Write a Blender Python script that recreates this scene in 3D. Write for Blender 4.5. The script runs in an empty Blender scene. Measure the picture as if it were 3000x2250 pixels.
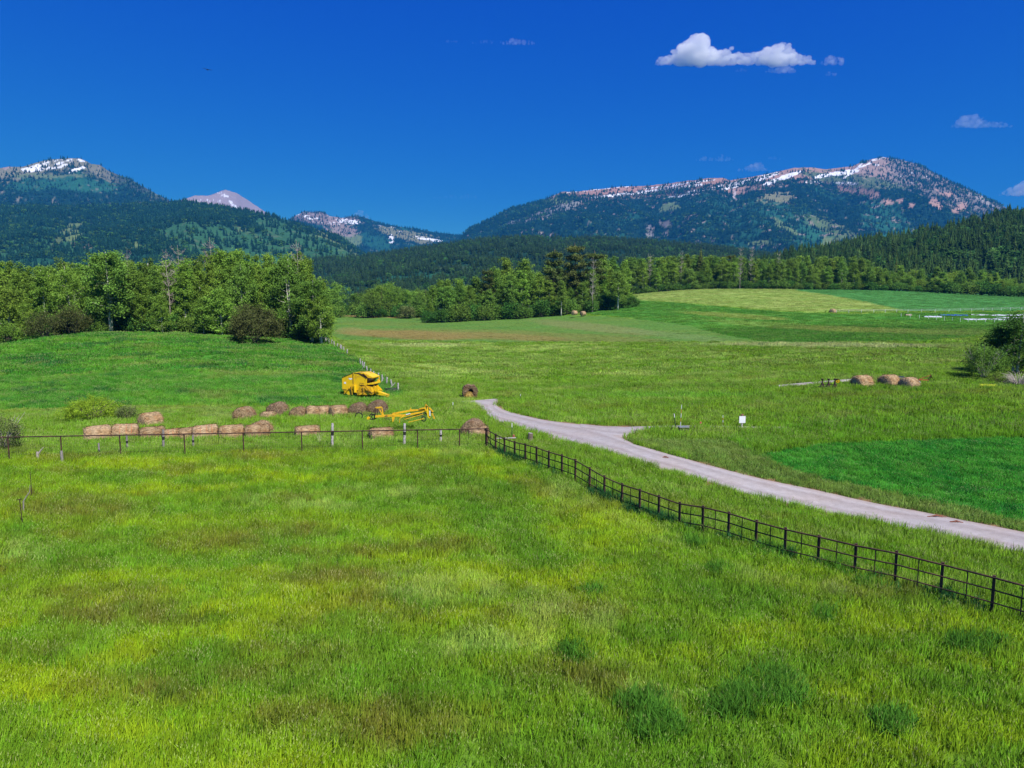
import bpy, math, random
import numpy as np
from mathutils import Vector, Matrix

scene = bpy.context.scene
COL = scene.collection
rad = math.radians

# ------------------------------------------------------------ camera, sky, sun, exposure
CAM_H = 11.5
FPX = 24.5 / 36.0 * 3000.0
HORIZON = 890.0
PITCH = math.atan((1125.0 - HORIZON) / FPX)
cam_d = bpy.data.cameras.new("camera")
cam_d.lens = 24.5; cam_d.sensor_width = 36.0; cam_d.clip_start = 0.3; cam_d.clip_end = 60000.0
cam = bpy.data.objects.new("camera", cam_d); COL.objects.link(cam)
cam.location = (0, 0, CAM_H); cam.rotation_euler = (rad(90) - PITCH, 0, 0)
scene.camera = cam

SUN_EL, SUN_AZ = 51.0, 143.0      # azimuth clockwise from +Y (the view direction): right and a little behind
sd = Vector((math.sin(rad(SUN_AZ)) * math.cos(rad(SUN_EL)), math.cos(rad(SUN_AZ)) * math.cos(rad(SUN_EL)), math.sin(rad(SUN_EL))))
world = bpy.data.worlds.new("World"); scene.world = world; world.use_nodes = True
wn = world.node_tree; wn.nodes.clear()
sky = wn.nodes.new("ShaderNodeTexSky"); sky.sky_type = 'NISHITA'; sky.sun_disc = False
sky.sun_elevation = rad(SUN_EL); sky.sun_rotation = rad(SUN_AZ)
sky.altitude = 1900; sky.air_density = 1.0; sky.dust_density = 0.15; sky.ozone_density = 3.0
bg = wn.nodes.new("ShaderNodeBackground"); bg.inputs['Strength'].default_value = 0.10
wo = wn.nodes.new("ShaderNodeOutputWorld"); sep = wn.nodes.new("ShaderNodeSeparateColor"); com = wn.nodes.new("ShaderNodeCombineColor")
wn.links.new(sky.outputs[0], sep.inputs[0])
for k, (g, f) in enumerate(((2.4, .55), (1.52, .64), (.30, .54))):   # deep mountain blue: a tone curve for each channel
    a = wn.nodes.new("ShaderNodeMath"); a.operation = 'MULTIPLY'; a.inputs[1].default_value = .1; wn.links.new(sep.outputs[k], a.inputs[0])
    b = wn.nodes.new("ShaderNodeMath"); b.operation = 'POWER'; b.inputs[1].default_value = g; wn.links.new(a.outputs[0], b.inputs[0])
    c = wn.nodes.new("ShaderNodeMath"); c.operation = 'MULTIPLY'; c.inputs[1].default_value = f * 10; wn.links.new(b.outputs[0], c.inputs[0]); wn.links.new(c.outputs[0], com.inputs[k])
wn.links.new(com.outputs[0], bg.inputs[0]); wn.links.new(bg.outputs[0], wo.inputs[0])
sun_d = bpy.data.lights.new("sun", 'SUN'); sun_d.energy = 4.8; sun_d.angle = rad(0.55); sun_d.color = (1.0, 0.955, 0.88)
sun = bpy.data.objects.new("sun", sun_d); COL.objects.link(sun)
sun.rotation_euler = (-sd).to_track_quat('-Z', 'Y').to_euler(); sun.location = (60, -40, 120)
vs = scene.view_settings
vs.view_transform = 'Standard'; vs.look = 'None'; vs.exposure = 0.45; vs.gamma = 1.0; vs.use_curve_mapping = False
scene.render.engine = 'CYCLES'
cy = scene.cycles
cy.use_denoising = True
try: cy.denoiser = 'OPENIMAGEDENOISE'
except Exception: pass
cy.max_bounces = 16; cy.diffuse_bounces = 2; cy.glossy_bounces = 1; cy.transmission_bounces = 3
cy.transparent_max_bounces = 6; cy.volume_bounces = 16
cy.volume_step_rate = 4.0; cy.volume_max_steps = 128
HAZE_DENSITY = 7.2e-5

# ------------------------------------------------------------ numpy helpers
def hash2(ix, iy, seed):
    with np.errstate(over='ignore'):
        n = (ix.astype(np.int64) * 374761393 + iy.astype(np.int64) * 668265263 + seed * 144665)
        n = (n ^ (n >> 13)) * 1274126177
        n = n ^ (n >> 16)
    return (n & 0xFFFFFF).astype(np.float64) / float(0xFFFFFF)
def vnoise(x, y, seed=0):
    x = np.asarray(x, float); y = np.asarray(y, float)
    ix = np.floor(x); iy = np.floor(y); fx = x - ix; fy = y - iy
    fx = fx * fx * (3 - 2 * fx); fy = fy * fy * (3 - 2 * fy)
    a = hash2(ix, iy, seed); b = hash2(ix + 1, iy, seed); c = hash2(ix, iy + 1, seed); d = hash2(ix + 1, iy + 1, seed)
    return a + (b - a) * fx + (c - a) * fy + (a - b - c + d) * fx * fy
def fbm(x, y, seed=0, oct=4, gain=.5):
    s = 0; a = 1; t = 0
    for o in range(oct):
        s = s + a * vnoise(x * 2 ** o + 17.3 * o, y * 2 ** o - 9.1 * o, seed + o); t += a; a *= gain
    return s / t            # 0..1
def sstep(a, b, x):
    t = np.clip((np.asarray(x, float) - a) / (b - a), 0, 1); return t * t * (3 - 2 * t)
def pchip(xk, yk, x):
    xk = np.asarray(xk, float); yk = np.asarray(yk, float); x = np.clip(x, xk[0], xk[-1])
    h = np.diff(xk); d = np.diff(yk) / h
    m = np.zeros_like(yk); m[0] = d[0]; m[-1] = d[-1]
    for i in range(1, len(xk) - 1):
        if d[i - 1] * d[i] > 0:
            w1 = 2 * h[i] + h[i - 1]; w2 = h[i] + 2 * h[i - 1]
            m[i] = (w1 + w2) / (w1 / d[i - 1] + w2 / d[i])
    k = np.clip(np.searchsorted(xk, x, side='right') - 1, 0, len(xk) - 2)
    t = (x - xk[k]) / h[k]
    return ((2 * t**3 - 3 * t**2 + 1) * yk[k] + (t**3 - 2 * t**2 + t) * h[k] * m[k]
            + (-2 * t**3 + 3 * t**2) * yk[k + 1] + (t**3 - t**2) * h[k] * m[k + 1])
CP, SP = math.cos(PITCH), math.sin(PITCH)
def ray(px, py):
    """direction of a photo pixel, scaled so that its forward (Y) component is 1"""
    a = (np.asarray(px, float) - 1500.0) / FPX; b = (1125.0 - np.asarray(py, float)) / FPX
    dy = CP + b * SP; dz = -SP + b * CP
    return a / dy, dz / dy
def project(X, Y, Z):
    zc = Y * CP - (Z - CAM_H) * SP; yc = Y * SP + (Z - CAM_H) * CP
    zc = np.where(np.abs(zc) < 1e-3, 1e-3, zc)
    return 1500.0 + FPX * X / zc, 1125.0 - FPX * yc / zc
def inpoly(px, py, poly):
    c = np.zeros(np.shape(px), bool); n = len(poly); j = n - 1
    for i in range(n):
        xi, yi = poly[i]; xj, yj = poly[j]
        if yi != yj:
            c ^= ((yi > py) != (yj > py)) & (px < (xj - xi) * (py - yi) / (yj - yi) + xi)
        j = i
    return c
def soft_ell(px, py, cx, cy_, rx, ry, ang=0.0):
    ca, sa = math.cos(rad(ang)), math.sin(rad(ang))
    dx = px - cx; dy = py - cy_
    u = (dx * ca + dy * sa) / rx; v = (-dx * sa + dy * ca) / ry
    return np.clip(1.6 - 1.6 * np.sqrt(u * u + v * v), 0, 1)

# ------------------------------------------------------------ the lie of the land
YK = [10, 18, 27, 38, 52, 60, 70, 85, 110, 140, 180, 230, 300, 400, 520, 900, 3000, 14000]
def flat(y): return HORIZON + FPX * CAM_H / y * 1.0
LAND = {   # photo column -> photo row at which the ground of each distance shows
 -900: [None, None, None, 1500, 1330, 1285, 1238, 1160, 1070, 1012, 1000, 985, 965, 945, 935, 915, 900, 893],
 0:    [None, None, None, 1500, 1330, 1285, 1240, 1165, 1075, 1004, 990, 978, 962, 945, 935, 915, 900, 893],
 250:  [None, None, None, 1500, 1325, 1280, 1235, 1158, 1062, 986, 978, 970, 958, 945, 935, 915, 900, 893],
 500:  [None, None, None, 1500, 1325, 1278, 1230, 1152, 1055, 980, 975, 968, 955, 940, 930, 915, 900, 893],
 750:  [None, None, None, 1500, 1320, 1276, 1227, 1150, 1062, 996, 984, 966, 948, 930, 925, 912, 900, 893],
 950:  [None, None, None, 1500, 1318, 1273, 1225, 1150, 1072, 1010, 985, 958, 934, 922, 918, 910, 900, 893],
 1200: [None, None, None, 1500, 1316, 1270, 1222, 1155, 1092, 1036, 992, 960, 936, 921, 916, 908, 900, 893],
 1500: [None, None, None, 1502, 1316, 1266, 1218, 1158, 1094, 1040, 994, 958, 925, 906, 900, 900, 898, 893],
 1800: [None, None, None, 1505, 1312, 1262, 1212, 1148, 1082, 1030, 984, 942, 902, 868, 868, 885, 897, 893],
 2100: [None, None, None, 1508, 1306, 1256, 1203, 1134, 1068, 1020, 974, 925, 880, 847, 852, 875, 895, 893],
 2500: [None, None, None, 1508, 1300, 1242, 1180, 1108, 1048, 1004, 962, 918, 880, 850, 853, 875, 895, 893],
 3000: [None, None, None, 1506, 1290, 1228, 1164, 1108, 1052, 1006, 962, 924, 893, 870, 866, 875, 895, 893],
 3900: [None, None, None, 1504, 1290, 1228, 1170, 1112, 1056, 1010, 966, 930, 902, 882, 876, 880, 895, 893],
}
_cols = sorted(LAND); _uk = []; _zk = []
for c in _cols:
    row = []
    for y, p in zip(YK, LAND[c]):
        p = flat(y) if p is None else p
        row.append(0.0 if y <= 27 else CAM_H + y * float(ray(c, p)[1]))
    _uk.append((c - 1500.0) / FPX / CP); _zk.append(row)
_uk = np.array(_uk); _zk = np.array(_zk)
_ly = np.linspace(math.log(10), math.log(14000), 420)
_ug = np.linspace(_uk[0], _uk[-1], 300)
_t1 = np.array([pchip(np.log(YK), _zk[i], _ly) for i in range(len(_uk))])
_tab = np.array([pchip(_uk, _t1[:, j], _ug) for j in range(len(_ly))]).T      # [u, ly]
def land(X, Y):
    X = np.asarray(X, float); Y = np.asarray(Y, float)
    Yc = np.clip(Y, 10.0, 13990.0); u = np.clip(X / Yc, _ug[0], _ug[-1])
    a = (u - _ug[0]) / (_ug[1] - _ug[0]); b = (np.log(Yc) - _ly[0]) / (_ly[1] - _ly[0])
    i = np.clip(a.astype(int), 0, len(_ug) - 2); j = np.clip(b.astype(int), 0, len(_ly) - 2)
    fa = a - i; fb = b - j
    z = (_tab[i, j] * (1 - fa) + _tab[i + 1, j] * fa) * (1 - fb) + (_tab[i, j + 1] * (1 - fa) + _tab[i + 1, j + 1] * fa) * fb
    w = sstep(62, 100, Y) * (1 - sstep(330, 600, Y)) * (.35 + .65 * sstep(.35, -.35, X / Yc))
    z = z + w * (fbm(X / 11, Y / 8, 5, 3) - .5) * 1.15 + sstep(12, 25, Y) * (1 - sstep(60, 90, Y)) * (fbm(X / 6, Y / 6, 9, 3) - .5) * .14
    return z
def hitp(px, py):
    """where the photo pixel's ray meets the land"""
    ux, dz = ray(px, py); px = np.atleast_1d(ux)
    out = []
    ys = np.exp(np.linspace(math.log(11), math.log(1200), 2600))
    for a, b in np.broadcast(np.atleast_1d(ux), np.atleast_1d(dz)):
        d = (CAM_H + ys * b) - land(ys * a, ys)
        k = int(np.argmax(d < 0)) if (d < 0).any() else len(ys) - 1
        k = max(k, 1); t = d[k - 1] / (d[k - 1] - d[k] + 1e-9); y = ys[k - 1] + (ys[k] - ys[k - 1]) * min(max(t, 0), 1)
        out.append((y * a, y))
    return np.array(out)
def gz(x, y): return float(land(x, y))
def stand(px, top, h, y0=14.0, y1=600.0):
    """ground point whose object of height h reaches photo row 'top' at photo column px (nearest that fits)"""
    ys = np.exp(np.linspace(math.log(y0), math.log(y1), 4000)); a, b = ray(px, top)
    d = CAM_H + ys * float(b) - (land(ys * float(a), ys) + h)
    k = np.where((d[:-1] > 0) & (d[1:] <= 0))[0]
    k = k[0] if len(k) else int(np.argmin(np.abs(d)))
    y = float(ys[k]); x = y * float(a); return x, y, gz(x, y)
def topz(px, py, y):
    return CAM_H + y * float(ray(px, py)[1])

# ------------------------------------------------------------ object helpers
def tag(o, label=None, cat=None, group=None, kind=None):
    if label: o['label'] = label
    if cat: o['category'] = cat
    if group: o['group'] = group
    if kind: o['kind'] = kind
    return o
def link(o, parent=None):
    COL.objects.link(o)
    if parent is not None: o.parent = parent
    return o
def empty(name, loc, rz=0.0):
    o = bpy.data.objects.new(name, None); o.empty_display_size = .3
    o.location = loc; o.rotation_euler = (0, 0, rz); return link(o)
def mesh_np(name, V, F, mats=(), smooth=False, mi=None, nper=None):
    """V (n,3); F (m,k) with k 3 or 4"""
    V = np.asarray(V, np.float32); F = np.asarray(F, np.int32); m, k = F.shape
    me = bpy.data.meshes.new(name)
    me.vertices.add(len(V)); me.vertices.foreach_set('co', V.ravel())
    me.loops.add(m * k); me.loops.foreach_set('vertex_index', F.ravel())
    me.polygons.add(m); me.polygons.foreach_set('loop_start', np.arange(m, dtype=np.int32) * k)
    me.polygons.foreach_set('loop_total', np.full(m, k, np.int32))
    if mi is not None: me.polygons.foreach_set('material_index', np.asarray(mi, np.int32))
    me.polygons.foreach_set('use_smooth', np.full(m, smooth, bool))
    for x in mats: me.materials.append(x)
    me.update(calc_edges=True)
    return me
def vcol(me, C, name='col'):
    C = np.asarray(C, np.float32)
    if C.shape[1] == 3: C = np.concatenate([C, np.ones((len(C), 1), np.float32)], 1)
    a = me.attributes.new(name, 'FLOAT_COLOR', 'POINT'); a.data.foreach_set('color', C.ravel())
class MB:
    """collects boxes, bars, prisms; becomes ONE mesh object"""
    def __init__(s): s.v = []; s.f = []
    def add(s, vs, fs):
        n = len(s.v); s.v += [tuple(map(float, p)) for p in vs]; s.f += [tuple(i + n for i in f) for f in fs]; return s
    def box(s, x0, x1, y0, y1, z0, z1):
        return s.add([(x0,y0,z0),(x1,y0,z0),(x1,y1,z0),(x0,y1,z0),(x0,y0,z1),(x1,y0,z1),(x1,y1,z1),(x0,y1,z1)],
              [(0,3,2,1),(4,5,6,7),(0,1,5,4),(1,2,6,5),(2,3,7,6),(3,0,4,7)])
    def bar(s, a, b, w, h=None, up=(0, 0, 1)):
        a = Vector(a); b = Vector(b); d = (b - a).normalized(); u = Vector(up)
        if abs(d.dot(u)) > .98: u = Vector((0, 1, 0))
        r = d.cross(u).normalized(); u = r.cross(d).normalized(); h = w if h is None else h
        r = r * w / 2; u = u * h / 2
        return s.add([a-r-u, a+r-u, a+r+u, a-r+u, b-r-u, b+r-u, b+r+u, b-r+u],
              [(0,3,2,1),(4,5,6,7),(0,1,5,4),(1,2,6,5),(2,3,7,6),(3,0,4,7)])
    def tube(s, pts, rs, n=6, caps=True):
        pts = [Vector(p) for p in pts]
        if not hasattr(rs, '__len__'): rs = [rs] * len(pts)
        base = len(s.v); k = len(pts); rp = None
        for i, p in enumerate(pts):
            d = (pts[min(i+1, k-1)] - pts[max(i-1, 0)])
            d = d.normalized() if d.length > 1e-9 else Vector((0, 0, 1))
            if rp is None:
                q = Vector((1, 0, 0)) if abs(d.x) < .8 else Vector((0, 1, 0)); rp = d.cross(q).normalized()
            rp = (rp - d * rp.dot(d)); rp = rp.normalized() if rp.length > 1e-6 else d.orthogonal().normalized()
            sp = d.cross(rp)
            for j in range(n):
                t = 2 * math.pi * j / n; s.v.append(tuple(p + (rp * math.cos(t) + sp * math.sin(t)) * rs[i]))
        for i in range(k - 1):
            for j in range(n):
                a = base + i*n + j; b = base + i*n + (j+1) % n; s.f.append((a, b, b+n, a+n))
        if caps:
            s.f.append(tuple(base + j for j in reversed(range(n)))); s.f.append(tuple(base + (k-1)*n + j for j in range(n)))
        return s
    def prism(s, poly, y0, y1):
        """polygon of (x, z) extruded along y"""
        n = len(poly); base = [(x, y0, z) for x, z in poly] + [(x, y1, z) for x, z in poly]
        fs = [tuple(range(n)), tuple(reversed(range(n, 2*n)))] + [(i, i+n, (i+1) % n + n, (i+1) % n) for i in range(n)]
        return s.add(base, fs)
    def build(s, name, mat, parent=None, smooth=False, bevel=0):
        me = bpy.data.meshes.new(name); me.from_pydata(s.v, [], s.f); me.materials.append(mat)
        if smooth: me.polygons.foreach_set('use_smooth', [True] * len(me.polygons))
        me.update(); o = bpy.data.objects.new(name, me)
        if bevel:
            b = o.modifiers.new('bevel', 'BEVEL'); b.width = bevel; b.segments = 1; b.limit_method = 'ANGLE'
        return link(o, parent)

# ------------------------------------------------------------ materials
def newmat(name):
    m = bpy.data.materials.new(name); m.use_nodes = True; nt = m.node_tree
    b = nt.nodes.get('Principled BSDF'); return m, nt, b
def N(nt, t, **kw):
    n = nt.nodes.new(t)
    for k, v in kw.items(): setattr(n, k, v)
    return n
def mat_plain(name, c, rough=.6, metal=0.0, var=.25, scale=6.0, c2=None, bump=0.0, spec=.3, detail=5.0, c2amt=(.5, .68)):
    m, nt, b = newmat(name)
    tc = N(nt, 'ShaderNodeTexCoord'); no = N(nt, 'ShaderNodeTexNoise'); no.inputs['Scale'].default_value = scale; no.inputs['Detail'].default_value = detail
    nt.links.new(tc.outputs['Object'], no.inputs['Vector'])
    mr = N(nt, 'ShaderNodeMapRange'); mr.inputs[1].default_value = .3; mr.inputs[2].default_value = .7; mr.inputs[3].default_value = 1 - var; mr.inputs[4].default_value = 1 + var
    nt.links.new(no.outputs[0], mr.inputs[0])
    mx = N(nt, 'ShaderNodeMix', data_type='RGBA', blend_type='MULTIPLY'); mx.inputs['Factor'].default_value = 1; mx.inputs[6].default_value = (*c, 1)
    nt.links.new(mr.outputs[0], mx.inputs[7]); last = mx.outputs[2]
    if c2:
        n2 = N(nt, 'ShaderNodeTexNoise'); n2.inputs['Scale'].default_value = scale * .6; n2.inputs['Detail'].default_value = 8
        nt.links.new(tc.outputs['Object'], n2.inputs['Vector'])
        m2 = N(nt, 'ShaderNodeMapRange'); m2.inputs[1].default_value = c2amt[0]; m2.inputs[2].default_value = c2amt[1]; nt.links.new(n2.outputs[0], m2.inputs[0])
        mm = N(nt, 'ShaderNodeMix', data_type='RGBA'); nt.links.new(m2.outputs[0], mm.inputs['Factor']); nt.links.new(last, mm.inputs[6]); mm.inputs[7].default_value = (*c2, 1); last = mm.outputs[2]
    nt.links.new(last, b.inputs['Base Color']); b.inputs['Roughness'].default_value = rough; b.inputs['Metallic'].default_value = metal
    b.inputs['Specular IOR Level'].default_value = spec
    if bump:
        bp = N(nt, 'ShaderNodeBump'); bp.inputs['Strength'].default_value = bump; bp.inputs['Distance'].default_value = .03
        nt.links.new(no.outputs[0], bp.inputs['Height']); nt.links.new(bp.outputs[0], b.inputs['Normal'])
    return m
def sky_normal(nt, d, k):
    """bends the shading normal skyward: extra sunlight put into leaves and blades"""
    g = N(nt, 'ShaderNodeNewGeometry'); a = N(nt, 'ShaderNodeVectorMath', operation='SCALE'); a.inputs['Scale'].default_value = 1 - k; nt.links.new(g.outputs['Normal'], a.inputs[0])
    b = N(nt, 'ShaderNodeVectorMath', operation='ADD'); b.inputs[1].default_value = (0, 0, k); nt.links.new(a.outputs[0], b.inputs[0])
    c = N(nt, 'ShaderNodeVectorMath', operation='NORMALIZE'); nt.links.new(b.outputs[0], c.inputs[0]); nt.links.new(c.outputs[0], d.inputs['Normal'])
def mat_leaf(name, c, trans=.35, hue=.02, valr=.35, attr='shade', inst=False, rough=.75):
    """foliage: per-clump shade attribute of the leaves, per-object hue and value, light through the leaf"""
    m, nt, b = newmat(name); nt.nodes.remove(b); out = nt.nodes.get('Material Output')
    oi = N(nt, 'ShaderNodeObjectInfo'); at = N(nt, 'ShaderNodeAttribute', attribute_name=attr)
    hs = N(nt, 'ShaderNodeHueSaturation')
    if inst:
        ai = N(nt, 'ShaderNodeAttribute', attribute_name='col', attribute_type='INSTANCER'); nt.links.new(ai.outputs['Color'], hs.inputs['Color'])
    else: hs.inputs['Color'].default_value = (*c, 1)
    m1 = N(nt, 'ShaderNodeMapRange'); m1.inputs[3].default_value = .5 - hue; m1.inputs[4].default_value = .5 + hue; nt.links.new(oi.outputs['Random'], m1.inputs[0]); nt.links.new(m1.outputs[0], hs.inputs['Hue'])
    ma = N(nt, 'ShaderNodeMath', operation='MULTIPLY'); ma.inputs[1].default_value = 7.31; nt.links.new(oi.outputs['Random'], ma.inputs[0])
    fr = N(nt, 'ShaderNodeMath', operation='FRACT'); nt.links.new(ma.outputs[0], fr.inputs[0])
    m2 = N(nt, 'ShaderNodeMapRange'); m2.inputs[3].default_value = 1 - valr; m2.inputs[4].default_value = 1 + valr; nt.links.new(fr.outputs[0], m2.inputs[0])
    mu = N(nt, 'ShaderNodeMath', operation='MULTIPLY'); nt.links.new(m2.outputs[0], mu.inputs[0]); nt.links.new(at.outputs['Fac'], mu.inputs[1]); nt.links.new(mu.outputs[0], hs.inputs['Value'])
    d = N(nt, 'ShaderNodeBsdfDiffuse'); t = N(nt, 'ShaderNodeBsdfTranslucent'); mx = N(nt, 'ShaderNodeMixShader'); mx.inputs[0].default_value = trans
    sky_normal(nt, d, .55)
    nt.links.new(hs.outputs[0], d.inputs[0]); nt.links.new(hs.outputs[0], t.inputs[0])
    nt.links.new(d.outputs[0], mx.inputs[1]); nt.links.new(t.outputs[0], mx.inputs[2]); nt.links.new(mx.outputs[0], out.inputs['Surface'])
    return m
def fattr(me, name, vals, dom='POINT'):
    a = me.attributes.new(name, 'FLOAT', dom); a.data.foreach_set('value', np.asarray(vals, np.float32))

PROTO = {}
def proto_coll(name, meshes):
    c = bpy.data.collections.new(name)
    for i, me in enumerate(meshes):
        o = bpy.data.objects.new('%s_%02d' % (name, i), me); c.objects.link(o)
    PROTO[name] = c; return c
def scatter(name, P, R, S, K, C, coll, **kw):
    """one stuff object: the meshes of coll on the points P (rotation R, scale S, which one K, colour C)"""
    P = np.asarray(P, np.float32); me = bpy.data.meshes.new(name)
    me.vertices.add(len(P)); me.vertices.foreach_set('co', P.ravel())
    a = me.attributes.new('rot', 'FLOAT_VECTOR', 'POINT'); a.data.foreach_set('vector', np.asarray(R, np.float32).ravel())
    a = me.attributes.new('scl', 'FLOAT_VECTOR', 'POINT'); a.data.foreach_set('vector', np.asarray(S, np.float32).ravel())
    a = me.attributes.new('pick', 'INT', 'POINT'); a.data.foreach_set('value', np.asarray(K, np.int32))
    vcol(me, C); me.update()
    o = bpy.data.objects.new(name, me); link(o)
    ng = bpy.data.node_groups.new(name, 'GeometryNodeTree'); ng.is_modifier = True
    ng.interface.new_socket('Geometry', in_out='INPUT', socket_type='NodeSocketGeometry'); ng.interface.new_socket('Geometry', in_out='OUTPUT', socket_type='NodeSocketGeometry')
    gi = ng.nodes.new('NodeGroupInput'); go = ng.nodes.new('NodeGroupOutput')
    ip = ng.nodes.new('GeometryNodeInstanceOnPoints'); ci = ng.nodes.new('GeometryNodeCollectionInfo')
    ci.inputs['Collection'].default_value = coll; ci.inputs['Separate Children'].default_value = True; ci.inputs['Reset Children'].default_value = True
    def na(n, t):
        x = ng.nodes.new('GeometryNodeInputNamedAttribute'); x.data_type = t; x.inputs['Name'].default_value = n
        return [s for s in x.outputs if s.enabled and s.name == 'Attribute'][0]
    ip.inputs['Pick Instance'].default_value = True
    ng.links.new(gi.outputs[0], ip.inputs['Points']); ng.links.new(ci.outputs[0], ip.inputs['Instance'])
    ng.links.new(na('pick', 'INT'), ip.inputs['Instance Index']); ng.links.new(na('rot', 'FLOAT_VECTOR'), ip.inputs['Rotation']); ng.links.new(na('scl', 'FLOAT_VECTOR'), ip.inputs['Scale'])
    ng.links.new(ip.outputs[0], go.inputs[0])
    md = o.modifiers.new('scatter', 'NODES'); md.node_group = ng
    return tag(o, kind='stuff', **kw)
# ------------------------------------------------------------ zones of the fields (albedo colours)
ROAD_NEAR = [(1352,1179),(1390,1181),(1412,1198),(1424,1210),(1437,1228),(1455,1237),(1499,1243),(1545,1261),(1600,1278),(1670,1300),(1740,1316),(1800,1331),(1860,1352),(1950,1380),(2044,1402),(2178,1447),(2310,1477),(2449,1508),(2580,1534),(2720,1563),(2860,1594),(3000,1626),(3300,1700),(3800,1830)]
ROAD_FAR  = [(1356,1177),(1460,1169),(1455,1188),(1468,1197),(1483,1203),(1497,1208),(1515,1213),(1560,1224),(1600,1232),(1660,1240),(1720,1246),(1780,1262),(1825,1285),(1860,1304),(1945,1328),(2033,1352),(2128,1378),(2223,1402),(2320,1422),(2424,1443),(2555,1473),(2690,1498),(2960,1552),(3300,1620)]
SPUR_TOP = [(1700,1243),(1780,1248.5),(1850,1250),(1915,1249),(2000,1248),(2100,1250),(2300,1253)]
SPUR_BOT = [(1700,1262),(1780,1282),(1826,1284),(1870,1266),(1935,1254.5),(2050,1252.5),(2180,1254),(2310,1256)]
FP = [(1425,1256),(1452,1272),(1478,1283.5),(1508,1293.5),(1539,1301),(1572,1310),(1608,1322),(1646.6,1333),(1686,1347),(1728,1371),(1771,1395),(1823,1418),(1875,1434.6),(1931,1453),(1992,1473),(2060,1484),(2136,1502),(2217,1526),(2302,1548),(2400,1571),(2508,1596),(2627,1617),(2762,1651),(2913,1690),(3085,1735),(3285,1790),(3520,1856),(3800,1936)]
_fy = np.array([stand(px, py, 1.40, 18, 70)[1] for px, py in FP]); _fy[0] = 52.0
for _ in range(6): _fy[1:-1] = (_fy[:-2] + 2 * _fy[1:-1] + _fy[2:]) / 4
_fx = np.array([float(ray(*p)[0]) for p in FP]) * _fy
def fence_x(Y): return np.interp(Y, _fy[::-1], _fx[::-1])
def world_poly(pts): return [tuple(p) for p in hitp([p[0] for p in pts], [p[1] for p in pts])]
def resample(pl, n):
    pl = np.array(pl, float); d = np.r_[0, np.cumsum(np.hypot(*np.diff(pl, axis=0).T))]
    t = np.linspace(0, d[-1], n); return np.c_[np.interp(t, d, pl[:, 0]), np.interp(t, d, pl[:, 1])]
wrn = world_poly(ROAD_NEAR); wrf = world_poly(ROAD_FAR); wst = world_poly(SPUR_TOP); wsb = world_poly(SPUR_BOT)
road_poly = wrn + wrf[::-1]; spur_poly = wst + wsb[::-1]
def road_mask(X, Y):
    return inpoly(X, Y, road_poly) | inpoly(X, Y, spur_poly)
def road_near(X, Y, r):
    m = road_mask(X, Y)
    for a in np.linspace(0, 2 * math.pi, 8, endpoint=False):
        m = m | road_mask(X + r * math.cos(a), Y + r * math.sin(a))
    return m
CROP = [(2236,1338),(2300,1318),(2400,1306),(2500,1298),(2750,1290),(3000,1282),(3900,1270),(3900,1700),(3300,1600),(3000,1537),(2850,1500),(2700,1466),(2560,1430),(2400,1400),(2290,1368)]
LEFTF = [(-900,1190),(-50,1200),(180,1196),(380,1188),(700,1186),(900,1190),(1010,1190),(1140,1168),(1180,1150),(1120,1105),(1040,1055),(985,1022),(955,1003),(900,960),(-900,900)]
PLOW = [(985,921),(1245,931),(1400,929),(1700,924),(1760,925),(1900,938),(2010,953),(2150,985),(2262,1005),(2050,1003),(1800,1004),(1500,1004),(1250,1001),(1000,999),(960,985)]
G1 = [(1700,918),(1800,900),(1870,880),(2000,888),(2150,902),(2300,914),(2500,921),(2640,916),(3000,914),(3900,916),(3900,975),(2900,978),(2840,992),(2700,1002),(2500,1003),(2330,1008),(2262,1005),(2150,985),(2010,953),(1900,938)]
TAN = [(1860,870),(1860,840),(2300,840),(2345,853),(2440,866),(2540,886),(2660,908),(2500,912),(2300,912),(2150,900),(2000,886),(1870,880)]
G2 = [(2300,840),(3900,860),(3900,912),(2660,912),(2540,886),(2440,866),(2345,853)]
GFAR = [(1000,905),(1245,908),(1245,924),(985,921)]
c_ = lambda *a: np.array(a, float)
YG, GR, BR, PL, BG = c_(.215,.310,.014), c_(.092,.205,.020), c_(.122,.112,.028), c_(.32,.43,.12), c_(.045,.170,.022)
NEARB = [(220,1500,260,60),(420,1830,230,45),(330,1810,300,60),(620,1590,250,45),(850,1560,160,30),(1110,1780,330,70),(760,1340,180,14),(1210,1370,160,12),(180,1384,110,9),(170,1345,120,16),(1620,1800,260,50),(400,2030,300,60),(1150,2130,380,90),(1700,1980,300,60),(900,2100,240,60),(1300,1610,160,30),(60,1455,160,18),(1000,1700,300,40),(150,1660,200,30)]
NEARG = [(1330,1400,190,40,10),(1420,1520,170,70,25),(1560,1620,140,60,20),(350,1400,150,30,0),(1240,1760,150,60,0),(600,1930,200,50,0),(1650,1420,160,40,25),(2150,1750,330,70,10),(2350,1950,330,60,0),(1900,1880,300,60,0),(150,1650,120,40,0),(1480,1450,120,40,20),(60,1560,90,50,0),(2800,2010,240,70,0),(2000,1560,200,40,22)]
NEARD = [(2250, 2040, 144, 61), (2140, 2090, 86, 43), (1890, 2080, 86, 40), (1930, 2150, 86, 36), (2418, 1812, 45, 17), (2610, 2130, 58, 36), (1735, 1742, 43, 13), (2040, 1596, 32, 13), (2265, 1622, 65, 23), (2550, 1726, 45, 24), (2470, 1668, 79, 19), (2110, 1680, 43, 13), (1690, 1930, 58, 24), (2860, 1900, 86, 29)]
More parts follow.
